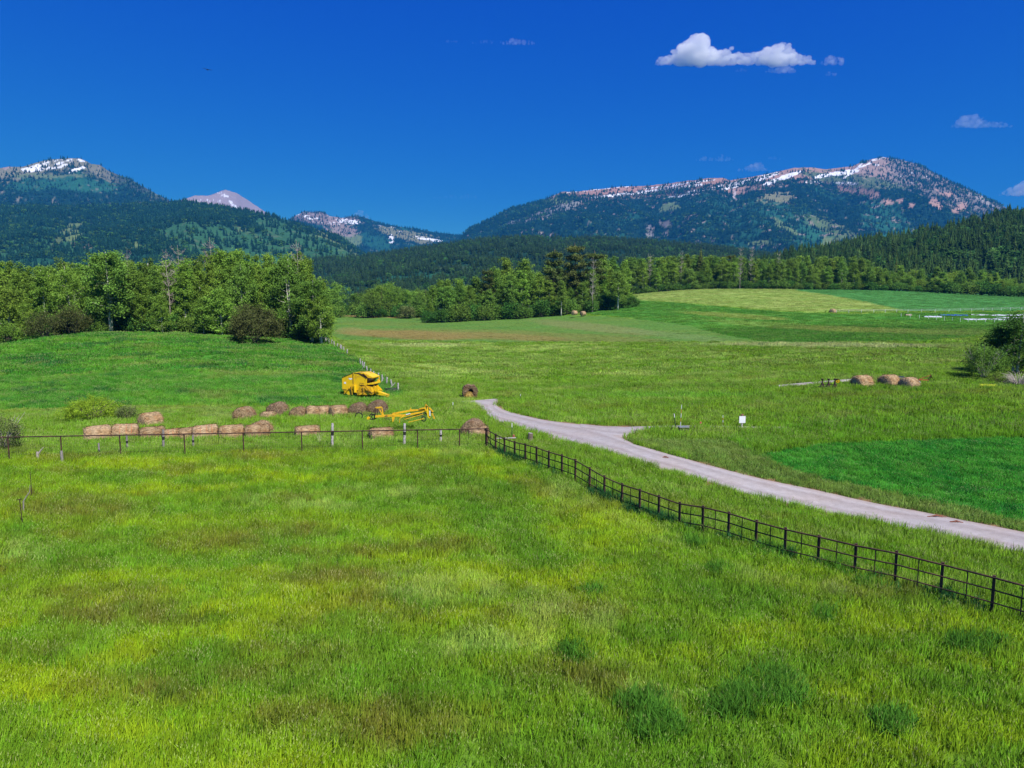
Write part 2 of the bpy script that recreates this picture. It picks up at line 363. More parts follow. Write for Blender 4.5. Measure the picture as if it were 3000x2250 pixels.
NEARP = [(1680,1470,120,50,28),(1560,1350,120,30,20),(1330,1730,300,60,0),(1640,1830,260,80,0),(1900,1560,160,36,22),(2230,1690,160,30,12),(1450,1900,260,60,0),(900,1480,260,40,0),(60,1620,140,70,0),(1820,2050,200,50,0),(2250,2010,170,30,0),(1350,1330,240,22,0),(1180,1440,250,25,0),(2450,1740,120,30,0)]
def zone(X, Y, fine=True):
    """albedo, blade height and mown/bare amount of the sward at ground points"""
    X = np.asarray(X, float); Y = np.asarray(Y, float); n = X.shape
    Z = land(X, Y); px, py = project(X, np.maximum(Y, 6), Z)
    q = (fbm(X / 2.2, Y / 1.3, 31, 3) - .5)
    wx = px + q * 60 * np.clip(30 / np.maximum(Y, 8), .12, 1.2); wy = py + (fbm(X / 3.1, Y / 2.1, 77, 3) - .5) * 34 * np.clip(28 / np.maximum(Y, 8), .05, 1.2)
    def mixc(C, c, w): w = np.clip(w, 0, 1)[..., None]; return C * (1 - w) + c * w
    # near pasture
    C = np.broadcast_to(GR * .55 + YG * .45, n + (3,)).copy()
    a = fbm(X / 6.5, Y / 3.2, 3, 4); b = fbm(X / 5.0 + 40, Y / 2.0, 12, 4)
    C = mixc(C, YG, sstep(.42, .60, a) * .85); C = mixc(C, GR, sstep(.46, .62, b) * .75); C = mixc(C, GR * .62, sstep(.58, .72, fbm(X / 1.6, Y / .9, 19, 3)) * .55)
    rt = sstep(1500, 2300, px) * .55 ; C = mixc(C, GR, rt * (1 - .6 * sstep(.45, .6, a)))
    br = np.zeros(n); 
    for e in NEARB: br = np.maximum(br, soft_ell(wx, wy, *e))
    br = np.maximum(br, sstep(.54, .72, fbm(X / 7.5 + 9, Y / 2.4, 44, 3)) * .75); C = mixc(C, BR, .85 * br * (.45 + .45 * sstep(.35, .65, fbm(X * 1.3, Y * 1.3, 4, 2))))
    for e in NEARG: C = mixc(C, GR * .9, soft_ell(wx, wy, *e) * .85)
    pl = np.zeros(n)
    for e in NEARP: pl = np.maximum(pl, soft_ell(wx, wy, *e))
    pl = pl * sstep(.38, .62, fbm(X * 1.1, Y * .8, 66, 2)); C = mixc(C, PL * .85, pl * .5)
    dk = np.zeros(n)
    for e in NEARD: dk = np.maximum(dk, soft_ell(wx, wy, *e))
    dk = sstep(.25, .75, dk) * sstep(.30, .6, fbm(X * 1.6, Y * 1.6, 88, 3)) * .38; C = mixc(C, BG, dk * .95)
    H = .40 + .16 * (a - .5) + .30 * dk + .05 * br
    # beyond the pipe fence, both sides of the road
    fence_side = (X > fence_x(Y) + .1) & (Y > 12)
    mid = ((Y > 51.0) | fence_side)
    m1 = np.clip(mid.astype(float), 0, 1)
    M = np.broadcast_to(GR * .80 + YG * .20, n + (3,)).copy()
    s1 = fbm(X / 9, Y / 4.5, 21, 4); s2 = fbm(X / 5 + 7, Y / 2.0, 22, 4)
    far = sstep(60, 110, Y)
    M = mixc(M, c_(.125,.215,.040), (.25 + .55 * far) * sstep(.35, .65, s1)); M = mixc(M, PL * .85, sstep(.54, .72, s2) * .55 * (.5 + .5 * far)); M = mixc(M, GR * .8, sstep(.58, .7, 1 - s1) * .5)
    M = mixc(M, BR, sstep(.62, .74, fbm(X / 8 + 3, Y / 3.2, 91, 3)) * .35)
    C = mixc(C, M, m1); H = np.where(mid, .46 - .10 * far, H)
    def zonein(P): return inpoly(px + q * 26 * np.clip(50 / np.maximum(Y, 8), .2, 1), py + q * 5 * np.clip(50 / np.maximum(Y, 8), .1, 1), P)
    k = zonein(LEFTF) & (Y > 60)
    L = np.broadcast_to(c_(.048,.170,.022), n + (3,)).copy(); L = mixc(L, c_(.080,.215,.026), sstep(.4, .65, fbm(X / 6, Y / 4, 51, 4))); L = mixc(L, c_(.022,.095,.028), sstep(.60, .72, fbm(X / 4, Y / 1.8, 52, 3)) * .8)
    L = mixc(L, c_(.15,.20,.05), sstep(.64, .76, fbm(X / 7 + 5, Y / 4, 53, 3)) * .55); C = np.where(k[..., None], L, C); H = np.where(k, .42, H)
    # mown strip with lying hay between the bales and the left field
    w = (Y > 58) & ~k & inpoly(px, py, [(-900,1230),(0,1225),(330,1218),(700,1232),(800,1190),(380,1186),(180,1196),(-900,1195)])
    C = np.where(w[..., None], mixc(C, c_(.15,.21,.06), .7 * sstep(.35, .6, fbm(X / 3, Y / .8, 61, 3)))[...], C); H = np.where(w, .20, H)
    k = zonein(CROP) & (Y < 70) & (Y > 20)
    L = np.broadcast_to(c_(.030,.160,.022), n + (3,)).copy(); L = mixc(L, c_(.052,.208,.028), sstep(.45, .62, fbm(X / 1.1, Y / 1.1, 71, 3))); L = mixc(L, c_(.014,.120,.024), sstep(.62, .74, fbm(X / 2.2, Y / 1.2, 72, 3)) * .7)
    C = np.where(k[..., None], L, C); H = np.where(k, .26, H); crop = k
    # coarse olive fringe of the crop, lush bank above it
    k = (Y < 62) & ~crop & fence_side & inpoly(px, py, [(1830,1290),(2120,1290),(2236,1330),(2420,1395),(2700,1462),(3000,1535),(3900,1700),(3900,1800),(3000,1565),(2690,1505),(2205,1400)])
    C = np.where(k[..., None], mixc(M, c_(.105,.150,.055), .6), C); H = np.where(k, .30, H)
    k = (Y < 75) & ~crop & inpoly(px + q * 40, py, [(2100,1285),(2500,1225),(3900,1200),(3900,1280),(3000,1284),(2500,1300),(2236,1335)])
    C = np.where(k[..., None], mixc(C, c_(.085,.215,.018), .55), C); H = np.where(k, .55, H)
    D = (Y > 115)
    def put(P, base, alt, sc, amt, h, seed, extra=None):
        nonlocal C, H
        k = zonein(P) & D; L = np.broadcast_to(c_(*base), n + (3,)).copy()
        L = mixc(L, c_(*alt), amt * sstep(.38, .66, fbm(X / sc, Y / (sc * .5), seed, 4)))
        if extra is not None:
            for (e, ec, ea) in extra:
                L = mixc(L, c_(*ec), ea * sstep(.15, .6, soft_ell(px, py + q * 6, *e) * (.45 + .9 * fbm(X / 6, Y / 3, seed + 5, 4))))
        C = np.where(k[..., None], L, C); H = np.where(k, h, H)
    put(TAN, (.165,.235,.060), (.215,.260,.085), 12, .8, .2, 101)
    put(G2, (.046,.142,.042), (.060,.200,.060), 8, .6, .15, 102)
    put(G1, (.044,.142,.022), (.075,.178,.030), 9, .7, .25, 103, [((2150,925,220,9,4),(.15,.20,.05),.9),((2300,955,330,12,4),(.11,.18,.04),.8),((2560,968,330,10,2),(.15,.20,.055),.9),((2780,975,200,12,0),(.13,.20,.05),.8)])
    put(PLOW, (.082,.142,.034), (.058,.142,.032), 10, .6, .08, 104, [((1500,984,600,20,2),(.130,.120,.042),.55),((1120,948,170,10,1),(.10,.13,.036),.5),((1200,981,270,17,2),(.165,.118,.050),.85),((1480,985,260,12,3),(.150,.125,.048),.8),((1120,927,170,5,1),(.190,.115,.055),.9),((1750,960,260,16,6),(.135,.145,.065),.7),((2000,985,220,12,6),(.105,.150,.06),.6),((1030,968,60,12,0),(.16,.14,.06),.6)])
    put(GFAR, (.055,.190,.030), (.080,.210,.040), 9, .5, .2, 105)
    pw = (sstep(0, 1, soft_ell(px, py + q * 5, 2420, 1013, 480, 9, 0.6)) + .7 * soft_ell(px, py, 1250, 1013, 220, 7, 0)) * D
    C = mixc(C, c_(.30,.33,.17), np.clip(pw, 0, .8)); 
    pw = soft_ell(px, py + q * 8, 1560, 1020, 420, 18, 0) * D + soft_ell(px, py, 1800, 1095, 140, 10, 0) + soft_ell(px, py, 1290, 1090, 150, 18, 6); C = mixc(C, PL * .9, np.clip(pw, 0, .6) * sstep(.4, .6, s2))
    C = mixc(C, GR * .75, .7 * soft_ell(px, py + q * 8, 1200, 1135, 90, 16, 5) * (Y > 75)); C = mixc(C, GR * .8, .6 * soft_ell(px, py, 1900, 1135, 520, 10, 0) * (Y > 75))
    C = mixc(C, c_(.07,.24,.02), .5 * soft_ell(px, py, 1980, 1160, 420, 12, 0) * (Y > 60))
    return np.minimum(C * c_(1.50, 1.58, 1.15), .75), H, px, py, crop
# ------------------------------------------------------------ the ground as one sheet
GROUND_M, nt, b = newmat('ground_soil_and_sward')
at = N(nt, 'ShaderNodeAttribute', attribute_name='col'); tc = N(nt, 'ShaderNodeTexCoord')
no = N(nt, 'ShaderNodeTexNoise'); no.inputs['Scale'].default_value = 1.1; no.inputs['Detail'].default_value = 9; no.inputs['Roughness'].default_value = .68
nt.links.new(tc.outputs['Object'], no.inputs['Vector'])
mr = N(nt, 'ShaderNodeMapRange'); mr.inputs[1].default_value = .32; mr.inputs[2].default_value = .68; mr.inputs[3].default_value = .62; mr.inputs[4].default_value = 1.3
nt.links.new(no.outputs[0], mr.inputs[0])
mx = N(nt, 'ShaderNodeMix', data_type='RGBA', blend_type='MULTIPLY'); mx.inputs['Factor'].default_value = 1
nt.links.new(at.outputs['Color'], mx.inputs[6]); nt.links.new(mr.outputs[0], mx.inputs[7]); nt.links.new(mx.outputs[2], b.inputs['Base Color'])
b.inputs['Roughness'].default_value = .95; b.inputs['Specular IOR Level'].default_value = .05
bp = N(nt, 'ShaderNodeBump'); bp.inputs['Strength'].default_value = .9; bp.inputs['Distance'].default_value = .35; nt.links.new(no.outputs[0], bp.inputs['Height']); nt.links.new(bp.outputs[0], b.inputs['Normal'])

ys = list(np.exp(np.arange(math.log(12), math.log(560), .0085))); ys += list(np.exp(np.linspace(math.log(ys[-1] * 1.04), math.log(13500), 50)))
ys = [-2500, -400, -60, 0, 8] + ys
us = list(np.arange(-1.0, 1.0001, .0075)); us = [-1.35, -1.2, -1.1] + us + [1.1, 1.2, 1.35]
ext = [60, 300, 1500, 6000]
XS = []; YS = []
for y in ys:
    yy = max(y, 8.0)
    r = [-1.35 * yy - e for e in reversed(ext)] + [u * yy for u in us] + [1.35 * yy + e for e in ext]
    XS.append(r); YS.append([y] * len(r))
XS = np.array(XS); YS = np.array(YS); ZS = land(XS, YS); nr, nc = XS.shape
C, H, px_, py_, cr_ = zone(XS, YS)
soil = c_(.10,.085,.045)
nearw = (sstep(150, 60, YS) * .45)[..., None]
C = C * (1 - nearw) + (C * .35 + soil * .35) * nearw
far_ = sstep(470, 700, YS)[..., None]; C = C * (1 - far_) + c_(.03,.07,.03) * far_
sh = road_near(XS, YS, .55) & (YS < 90) & (YS > 12); C[sh] = c_(.30,.19,.10) * (.6 + .5 * fbm(XS * 1.5, YS * 1.5, 8, 3))[sh][:, None]
V = np.stack([XS, YS, ZS], -1).reshape(-1, 3)
idx = np.arange(nr * nc).reshape(nr, nc)
F = np.stack([idx[:-1, :-1], idx[:-1, 1:], idx[1:, 1:], idx[1:, :-1]], -1).reshape(-1, 4)
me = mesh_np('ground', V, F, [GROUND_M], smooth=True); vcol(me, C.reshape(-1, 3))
tag(link(bpy.data.objects.new('ground', me)), 'pasture, hay meadows and crop fields rising to the woods', kind='structure')

# ------------------------------------------------------------ gravel road and its spur
ROAD_M, nt, b = newmat('pinkish_gravel')
tc = N(nt, 'ShaderNodeTexCoord'); at = N(nt, 'ShaderNodeAttribute', attribute_name='across')
no = N(nt, 'ShaderNodeTexNoise'); no.inputs['Scale'].default_value = 2.2; no.inputs['Detail'].default_value = 10; no.inputs['Roughness'].default_value = .7
n2 = N(nt, 'ShaderNodeTexNoise'); n2.inputs['Scale'].default_value = .35; n2.inputs['Detail'].default_value = 4
for x in (no, n2): nt.links.new(tc.outputs['Object'], x.inputs['Vector'])
cr = N(nt, 'ShaderNodeValToRGB'); cr.color_ramp.elements[0].position = .35; cr.color_ramp.elements[0].color = (.34,.315,.298,1); cr.color_ramp.elements[1].position = .65; cr.color_ramp.elements[1].color = (.425,.395,.380,1)
nt.links.new(no.outputs[0], cr.inputs[0])
r2 = N(nt, 'ShaderNodeValToRGB'); r2.color_ramp.elements[0].position = .38; r2.color_ramp.elements[0].color = (1,.95,.91,1); r2.color_ramp.elements[1].position = .6; r2.color_ramp.elements[1].color = (1,1,1,1); nt.links.new(n2.outputs[0], r2.inputs[0])
mx = N(nt, 'ShaderNodeMix', data_type='RGBA', blend_type='MULTIPLY'); mx.inputs['Factor'].default_value = 1; nt.links.new(cr.outputs[0], mx.inputs[6]); nt.links.new(r2.outputs[0], mx.inputs[7])
# wheel tracks: compacted, a little darker and warmer
wv = N(nt, 'ShaderNodeValToRGB'); E = wv.color_ramp.elements; E[0].position = 0.0; E[0].color = (.86,.80,.74,1); E[1].position = .13; E[1].color = (1,1,1,1)
for p, c in ((.24,(.84,.81,.80,1)),(.36,(1.04,1.04,1.04,1)),(.52,(.97,.96,.95,1)),(.68,(.84,.81,.80,1)),(.80,(1.05,1.05,1.05,1)),(1.0,(.88,.78,.70,1))):
    e = E.new(p); e.color = c
ad = N(nt, 'ShaderNodeMath', operation='MULTIPLY_ADD'); ad.inputs[1].default_value = .16; nt.links.new(n2.outputs[0], ad.inputs[0]); nt.links.new(at.outputs['Fac'], ad.inputs[2])
sb = N(nt, 'ShaderNodeMath', operation='SUBTRACT'); sb.inputs[1].default_value = .08; nt.links.new(ad.outputs[0], sb.inputs[0]); nt.links.new(sb.outputs[0], wv.inputs[0])
m3 = N(nt, 'ShaderNodeMix', data_type='RGBA', blend_type='MULTIPLY'); m3.inputs['Factor'].default_value = 1; nt.links.new(mx.outputs[2], m3.inputs[6]); nt.links.new(wv.outputs[0], m3.inputs[7])
nt.links.new(m3.outputs[2], b.inputs['Base Color']); b.inputs['Roughness'].default_value = .95; b.inputs['Specular IOR Level'].default_value = .08
bp = N(nt, 'ShaderNodeBump'); bp.inputs['Strength'].default_value = .5; bp.inputs['Distance'].default_value = .04; nt.links.new(no.outputs[0], bp.inputs['Height']); nt.links.new(bp.outputs[0], b.inputs['Normal'])
def ribbon(name, A, B, n, m, lift, label):
    a = resample(A, n); bb = resample(B, n); t = np.linspace(0, 1, m)
    # smooth both edges a little, then add a ragged edge
    def sm(p):
        q = p.copy()
        for _ in range(3): q[1:-1] = (q[:-2] + 2 * q[1:-1] + q[2:]) / 4
        return q
    a, bb = sm(a), sm(bb)
    e = (fbm(a[:, 0] * 1.3, a[:, 1] * 1.3, 15, 3) - .5)[:, None] * .5; a = a + (a - bb) / (np.linalg.norm(a - bb, axis=1, keepdims=True) + .01) * e
    X = a[:, None, 0] * (1 - t) + bb[:, None, 0] * t; Y = a[:, None, 1] * (1 - t) + bb[:, None, 1] * t
    crown = .05 * (1 - (2 * t - 1) ** 2)
    Z = land(X, Y) + lift + crown; Z[:, 0] -= .08; Z[:, -1] -= .08
    idx = np.arange(n * m).reshape(n, m)
    F = np.stack([idx[:-1, :-1], idx[1:, :-1], idx[1:, 1:], idx[:-1, 1:]], -1).reshape(-1, 4)
    me = mesh_np(name, np.stack([X, Y, Z], -1).reshape(-1, 3), F, [ROAD_M], smooth=True); fattr(me, 'across', np.broadcast_to(t, X.shape).ravel())
    # make sure it faces up
    if me.polygons[0].normal.z < 0: me.flip_normals()
    return tag(link(bpy.data.objects.new(name, me)), label, kind='structure')
ribbon('gravel_road', wrn, wrf, 260, 26, .065, 'pale pinkish gravel farm road curving down to the right')
ribbon('gravel_spur', wst, wsb, 120, 10, .060, 'dusty gravel turnoff running right from the farm road')
dsp = hitp([2288, 2500], [1137, 1118]); 
lane_a = hitp([2280, 2340, 2400, 2460, 2520], [1137.5, 1133, 1128.5, 1123, 1118]); lane_b = hitp([2280, 2340, 2400, 2460, 2520], [1133, 1127, 1122, 1117, 1113])
ribbon('dirt_lane', [tuple(p) for p in lane_a], [tuple(p) for p in lane_b], 40, 5, .22, 'pale dirt lane behind the rusty row planter')
# ------------------------------------------------------------ mountains and wooded hills
MTN_M, nt, b = newmat('mountain_slope')
at = N(nt, 'ShaderNodeAttribute', attribute_name='col'); tc = N(nt, 'ShaderNodeTexCoord')
no = N(nt, 'ShaderNodeTexNoise'); no.inputs['Scale'].default_value = .05; no.inputs['Detail'].default_value = 8; no.inputs['Roughness'].default_value = .7; nt.links.new(tc.outputs['Object'], no.inputs['Vector'])
mr = N(nt, 'ShaderNodeMapRange'); mr.inputs[1].default_value = .3; mr.inputs[2].default_value = .7; mr.inputs[3].default_value = .75; mr.inputs[4].default_value = 1.2; nt.links.new(no.outputs[0], mr.inputs[0])
mx = N(nt, 'ShaderNodeMix', data_type='RGBA', blend_type='MULTIPLY'); mx.inputs['Factor'].default_value = 1; nt.links.new(at.outputs['Color'], mx.inputs[6]); nt.links.new(mr.outputs[0], mx.inputs[7]); nt.links.new(mx.outputs[2], b.inputs['Base Color'])
b.inputs['Roughness'].default_value = .95; b.inputs['Specular IOR Level'].default_value = .05
bp = N(nt, 'ShaderNodeBump'); bp.inputs['Strength'].default_value = .6; bp.inputs['Distance'].default_value = 6; nt.links.new(no.outputs[0], bp.inputs['Height']); nt.links.new(bp.outputs[0], b.inputs['Normal'])
FLOORC, MEAD, ROCK, PINK, GREY, SNOW, TEAL = c_(.010,.038,.026), c_(.14,.20,.075), c_(.26,.19,.15), c_(.42,.26,.20), c_(.27,.23,.20), c_(.86,.87,.90), c_(.020,.088,.050)
LGT = c_(.038,.118,.050)

def conifer_mesh(name, h, r, tiers, spokes, seed, mats):
    """a trunk and drooping ragged tiers of boughs"""
    rg = np.random.default_rng(seed); V = []; F = []; S = []; M = []
    def tri(a, b, c, s, m=0):
        n = len(V); V.extend([a, b, c]); F.append((n, n + 1, n + 2)); S.extend([s] * 3); M.append(m)
    for k in range(4):
        a = k * math.pi / 2; b_ = a + math.pi / 2; rr = r * .07
        tri((rr*math.cos(a), rr*math.sin(a), 0), (rr*math.cos(b_), rr*math.sin(b_), 0), (0, 0, h * .9), 1, 1)
    for t in range(tiers):
        f = t / tiers; z = h * (.10 + .86 * f); R = r * (1 - f) ** .85 * rg.uniform(.85, 1.12) + .03 * r; sh = rg.uniform(.7, 1.25)
        for k in range(spokes):
            a = 2 * math.pi * (k + rg.uniform(-.3, .3)) / spokes + t; w = math.pi / spokes * rg.uniform(.7, 1.2); L = R * rg.uniform(.65, 1.15); dz = h / tiers * rg.uniform(.5, 1.0)
            z0 = z + h / tiers * rg.uniform(.6, 1.4)
            tip = (L * math.cos(a), L * math.sin(a), z - dz * .6)
            l = (L * .72 * math.cos(a - w), L * .72 * math.sin(a - w), z - dz * .15); q = (L * .72 * math.cos(a + w), L * .72 * math.sin(a + w), z - dz * .15)
            s = sh * rg.uniform(.75, 1.2)
            tri((0, 0, z0), l, tip, s); tri((0, 0, z0), tip, q, s)
    tri((r*.06, 0, h*.93), (-r*.03, r*.05, h*.93), (0, 0, h*1.04), 1); tri((-r*.03, r*.05, h*.93), (-r*.03, -r*.05, h*.93), (0, 0, h*1.04), 1)
    me = mesh_np(name, V, F, mats, mi=M); fattr(me, 'shade', S); return me
def blob_mesh(name, h, r, n, leaf, seed, mats):
    """a small leafy tree far off: leaf clumps through an egg-shaped crown"""
    rg = np.random.default_rng(seed); V = []; F = []; S = []
    for i in range(n):
        th = rg.uniform(0, 2 * math.pi); u = rg.uniform(-1, 1); rr = rg.uniform(.55, 1) * r; q = math.sqrt(1 - u * u)
        c = np.array([rr * q * math.cos(th), rr * q * math.sin(th), h * (.56 + .40 * u * rr / r)])
        a = rg.normal(size=3); a /= np.linalg.norm(a); b2 = np.cross(a, rg.normal(size=3)); b2 /= np.linalg.norm(b2); l = leaf * rg.uniform(.6, 1.3); k = len(V)
        V.extend([c + a * l, c + b2 * l, c - (a + b2) * l * .7]); F.append((k, k + 1, k + 2)); S.extend([rg.uniform(.75, 1.25)] * 3)
    me = mesh_np(name, V, F, mats); fattr(me, 'shade', S); return me
BARK_FAR = mat_plain('dark_conifer_bark', (.07,.05,.04), .9)
NEEDLE_I = mat_leaf('conifer_needles', (.03,.06,.02), trans=.12, hue=.012, valr=.28, inst=True)
LEAF_I = mat_leaf('far_leaves', (.06,.12,.03), trans=.3, hue=.015, valr=.28, inst=True)
far_con = proto_coll('far_conifer', [conifer_mesh('far_conifer_%d' % i, 1.0, .20 + .05 * (i % 3), 6, 5, 40 + i, [NEEDLE_I, BARK_FAR]) for i in range(5)] + [blob_mesh('far_leafy_%d' % i, 1.0, .32, 46, .13, 60 + i, [LEAF_I]) for i in range(2)])
mid_con = proto_coll('mid_conifer', [conifer_mesh('mid_conifer_%d' % i, 1.0, .17 + .035 * (i % 4), 13, 8, 140 + i, [NEEDLE_I, BARK_FAR]) for i in range(7)] + [blob_mesh('mid_leafy_%d' % i, 1.0, .30, 260, .07, 160 + i, [LEAF_I]) for i in range(2)])

def hill(name, ridge, Yf, Yr, zf, ncol, nrow, amp, gul, seed, features, label, prof=1.15, px0=-700, px1=3700, tree=None):
    """slope from its foot at distance Yf to its crest at Yr; crest heights follow the skyline of the photograph"""
    rp = np.array(ridge, float); cx = np.linspace(px0, px1, ncol)
    cyv = np.interp(cx, rp[:, 0], rp[:, 1]); cyv = cyv + (fbm(cx / 18, cx * 0, seed + 3, 4) - .5) * 3.0
    t = np.r_[np.linspace(0, 1, nrow), np.linspace(1.03, 1.5, 10)]
    CX, T = np.meshgrid(cx, t)
    A, B = ray(cx, cyv); Yrr = Yr * (1 + (fbm(cx / 260, cx * 0 + 3, seed, 3) - .5) * .22)
    zr = CAM_H + Yrr * B; U = A
    Y = Yf + (Yrr[None, :] - Yf) * T; X = U[None, :] * Y
    tc_ = np.clip(T, 0, 1)
    zfl = land(X, Y) if zf is None else zf
    base = zfl + (zr[None, :] - zfl) * tc_ ** prof
    S = X / gul; W = fbm(X / (gul * 1.7), Y / (gul * 1.9), seed + 7, 3) * 2.2
    g = 1 - np.abs(2 * vnoise(S + W, Y / (gul * 4.0), seed + 11) - 1)
    g2 = 1 - np.abs(2 * vnoise(S * 2.7 + W * 1.8, Y / (gul * 1.6), seed + 12) - 1)
    env = np.sin(math.pi * np.clip(tc_, 0, 1) ** .8)
    Z = base + amp * env * (g * .62 + g2 * .28 + fbm(X / (gul * .35), Y / (gul * .35), seed + 13, 4) * .3 - .75)
    back = np.clip(T - 1, 0, 1); Z = Z - back * (zr[None, :] * .9 + 60)
    px, py = project(X, Y, Z)
    q = fbm(X / (gul * .10), Y / (gul * .10), seed + 21, 4) - .5; q2 = fbm(X / (gul * .5), Y / (gul * .3), seed + 22, 4) - .5
    q3 = fbm(X / (gul * .16), Z / (gul * .028), seed + 23, 4)
    C = np.broadcast_to(FLOORC, px.shape + (3,)).copy(); dens = np.ones(px.shape)
    w = sstep(.05, .22, q2)[..., None]; C = C * (1 - w) + TEAL * w; dens = dens * (1 - .5 * w[..., 0])
    cr = cyv[None, :]
    for kind, geo, amt in features:
        if kind == 'band':      # a band below the skyline between two columns: x0, x1, depth in rows, start offset
            x0, x1, dep, off, colr, keep = geo; d = py - cr - off
            m = sstep(x0 - 20, x0 + 20, px + q * 60) * sstep(x1 + 20, x1 - 20, px + q * 60) * sstep(dep + 8, dep - 8, d + q * 46) * sstep(-6, 0, d + 4 * (off <= 0) * 3)
        else:
            e, colr, keep = geo; kk = .25 if colr is SNOW else 1; m = sstep(.12, .42, soft_ell(px + q2 * 50 * kk, py + q * 20 * kk, *e) + q * .75 * kk)
        m = np.clip(m * amt, 0, 1)
        if colr is SNOW: m = sstep(.46, .60, np.minimum(m, 1) * (.44 + .2 * amt) + (q3 - .5) * 1.25) * (m > .10)
        C = C * (1 - m[..., None]) + colr * m[..., None]; dens = dens * (1 - m) + keep * m
    V = np.stack([X, Y, Z], -1).reshape(-1, 3); idx = np.arange(X.size).reshape(X.shape)
    F = np.stack([idx[:-1, :-1], idx[:-1, 1:], idx[1:, 1:], idx[1:, :-1]], -1).reshape(-1, 4)
    me = mesh_np(name, V, F, [MTN_M], smooth=True); vcol(me, C.reshape(-1, 3))
    tag(link(bpy.data.objects.new(name, me)), label, kind='structure')
    if tree:
        n, (h0, h1), coll, nk, col_a, col_b, leafy, flabel, fname = tree
        rg = np.random.default_rng(seed + 99)
        m = n * 4; i = rg.uniform(0, nrow - 1.001, m); 
        # even cover by ground area: rows further off are wider
        i = (rg.uniform(0, 1, m)); yy = np.sqrt(Yf**2 + i * (Yr**2 - Yf**2)); ti = np.clip((yy - Yf) / (Yr - Yf), 0, 1) * (nrow - 1.001); j = rg.uniform(0, ncol - 1.001, m)
        a = ti.astype(int); b_ = j.astype(int); fa = ti - a; fb = j - b_
        def bl(G): return (G[a, b_] * (1 - fb) + G[a, b_ + 1] * fb) * (1 - fa) + (G[a + 1, b_] * (1 - fb) + G[a + 1, b_ + 1] * fb) * fa
        x, y, z, d, cc = bl(X), bl(Y), bl(Z), bl(dens), q2[a, b_]
        clump = sstep(.30, .55, fbm(x / 60, y / 60, seed + 5, 3)) * .8 + .35
        keep = rg.uniform(0, 1, m) < d * clump
        x, y, z, cc = x[keep][:n], y[keep][:n], z[keep][:n], cc[keep][:n]; m = len(x)
        h = rg.uniform(h0, h1, m); wd = rg.uniform(.9, 1.55, m) * h
        lf = rg.uniform(0, 1, m) < leafy * (1 + 6 * np.clip(cc, -.1, .3)); K = np.where(lf, nk - 2 + rg.integers(0, 2, m), rg.integers(0, nk - 2, m))
        t_ = rg.uniform(0, 1, (m, 1)); CC = np.asarray(col_a) * (1 - t_) + np.asarray(col_b) * t_; CC[lf] = c_(.075,.18,.04) * rg.uniform(.7, 1.3, (int(lf.sum()), 1)); h = np.where(lf, h * .7, h)
        R = np.zeros((m, 3)); R[:, 2] = rg.uniform(0, 6.28, m); R[:, 0] = rg.normal(0, .03, m)
        scatter(fname, np.stack([x, y, z - .3], -1), R, np.stack([wd, wd, h], -1), K, CC, coll, label=flabel)
DK1, DK2 = (.010,.040,.028), (.020,.066,.036)
R_GREY = [(-700,640),(480,600),(533,585),(570,572),(610,573),(640,562),(660,556),(692,565),(732,590),(786,626),(900,690),(3700,720)]
hill('grey_peak', R_GREY, 5200, 8600, None, 420, 60, 60, 300, 300, [('band', (450, 900, 120, 0, c_(.36,.28,.26), .02), 1), ('e', ((650,569,22,6,20), SNOW, 0), .8), ('e', ((605,589,36,5,0), SNOW, 0), .6), ('e', ((682,600,22,4,42), SNOW, 0), 1.4), ('e', ((640,590,20,4,0), SNOW, 0), .5)], 'bare grey pink peak with snow streaks between nearer ridges', px0=350, px1=1000)
R_SNOWY = [(700,690),(820,660),(850,640),(890,619),(918,621),(935,618),(945,620),(965,632),(1000,638),(1044,632),(1070,638),(1099,649),(1134,659),(1198,667),(1273,681),(1348,688),(1450,700),(1700,740)]
hill('snowy_ridge', R_SNOWY, 4200, 7000, None, 620, 110, 90, 330, 400, [('e', ((950,640,130,22,5), c_(.22,.17,.15), .5), 1), ('e', ((1010,690,60,40,30), MEAD, .1), 1), ('e', ((1190,690,110,18,12), c_(.20,.20,.10), .25), 1), ('e', ((1000,665,60,30,20), c_(.30,.22,.19), .3), .9),
  ('e', ((935,640,105,17,8), SNOW, .35), .62), ('e', ((1140,668,75,8,12), SNOW, .3), .55), ('e', ((1020,648,50,8,8), SNOW, .3), 1.15), ('e', ((1145,700,9,20,5), SNOW, 0), 1.2), ('e', ((1250,700,60,5,8), SNOW, .2), 1.05), ('e', ((1100,710,60,26,20), TEAL, .2), 1)],
  'distant blue ridge speckled with snow and firs', px0=700, px1=1700, tree=(15000, (16, 26), far_con, 7, DK1, DK2, .04, 'dark firs scattered over the snowy ridge', 'ridge_conifers'))
R_RIGHT = [(1200,760),(1300,725),(1343,699),(1372,671),(1432,642),(1497,609),(1546,599),(1596,584),(1646,562),(1700,560),(1820,547),(1900,544),(2000,532),(2074,522),(2119,522),(2139,529),(2190,520),(2248,509),(2328,491),(2382,491),(2422,496),(2497,487),(2527,472),(2586,460),(2610,462),(2636,467),(2696,484),(2770,524),(2870,569),(2954,611),(3050,660),(3300,760),(3700,800)]
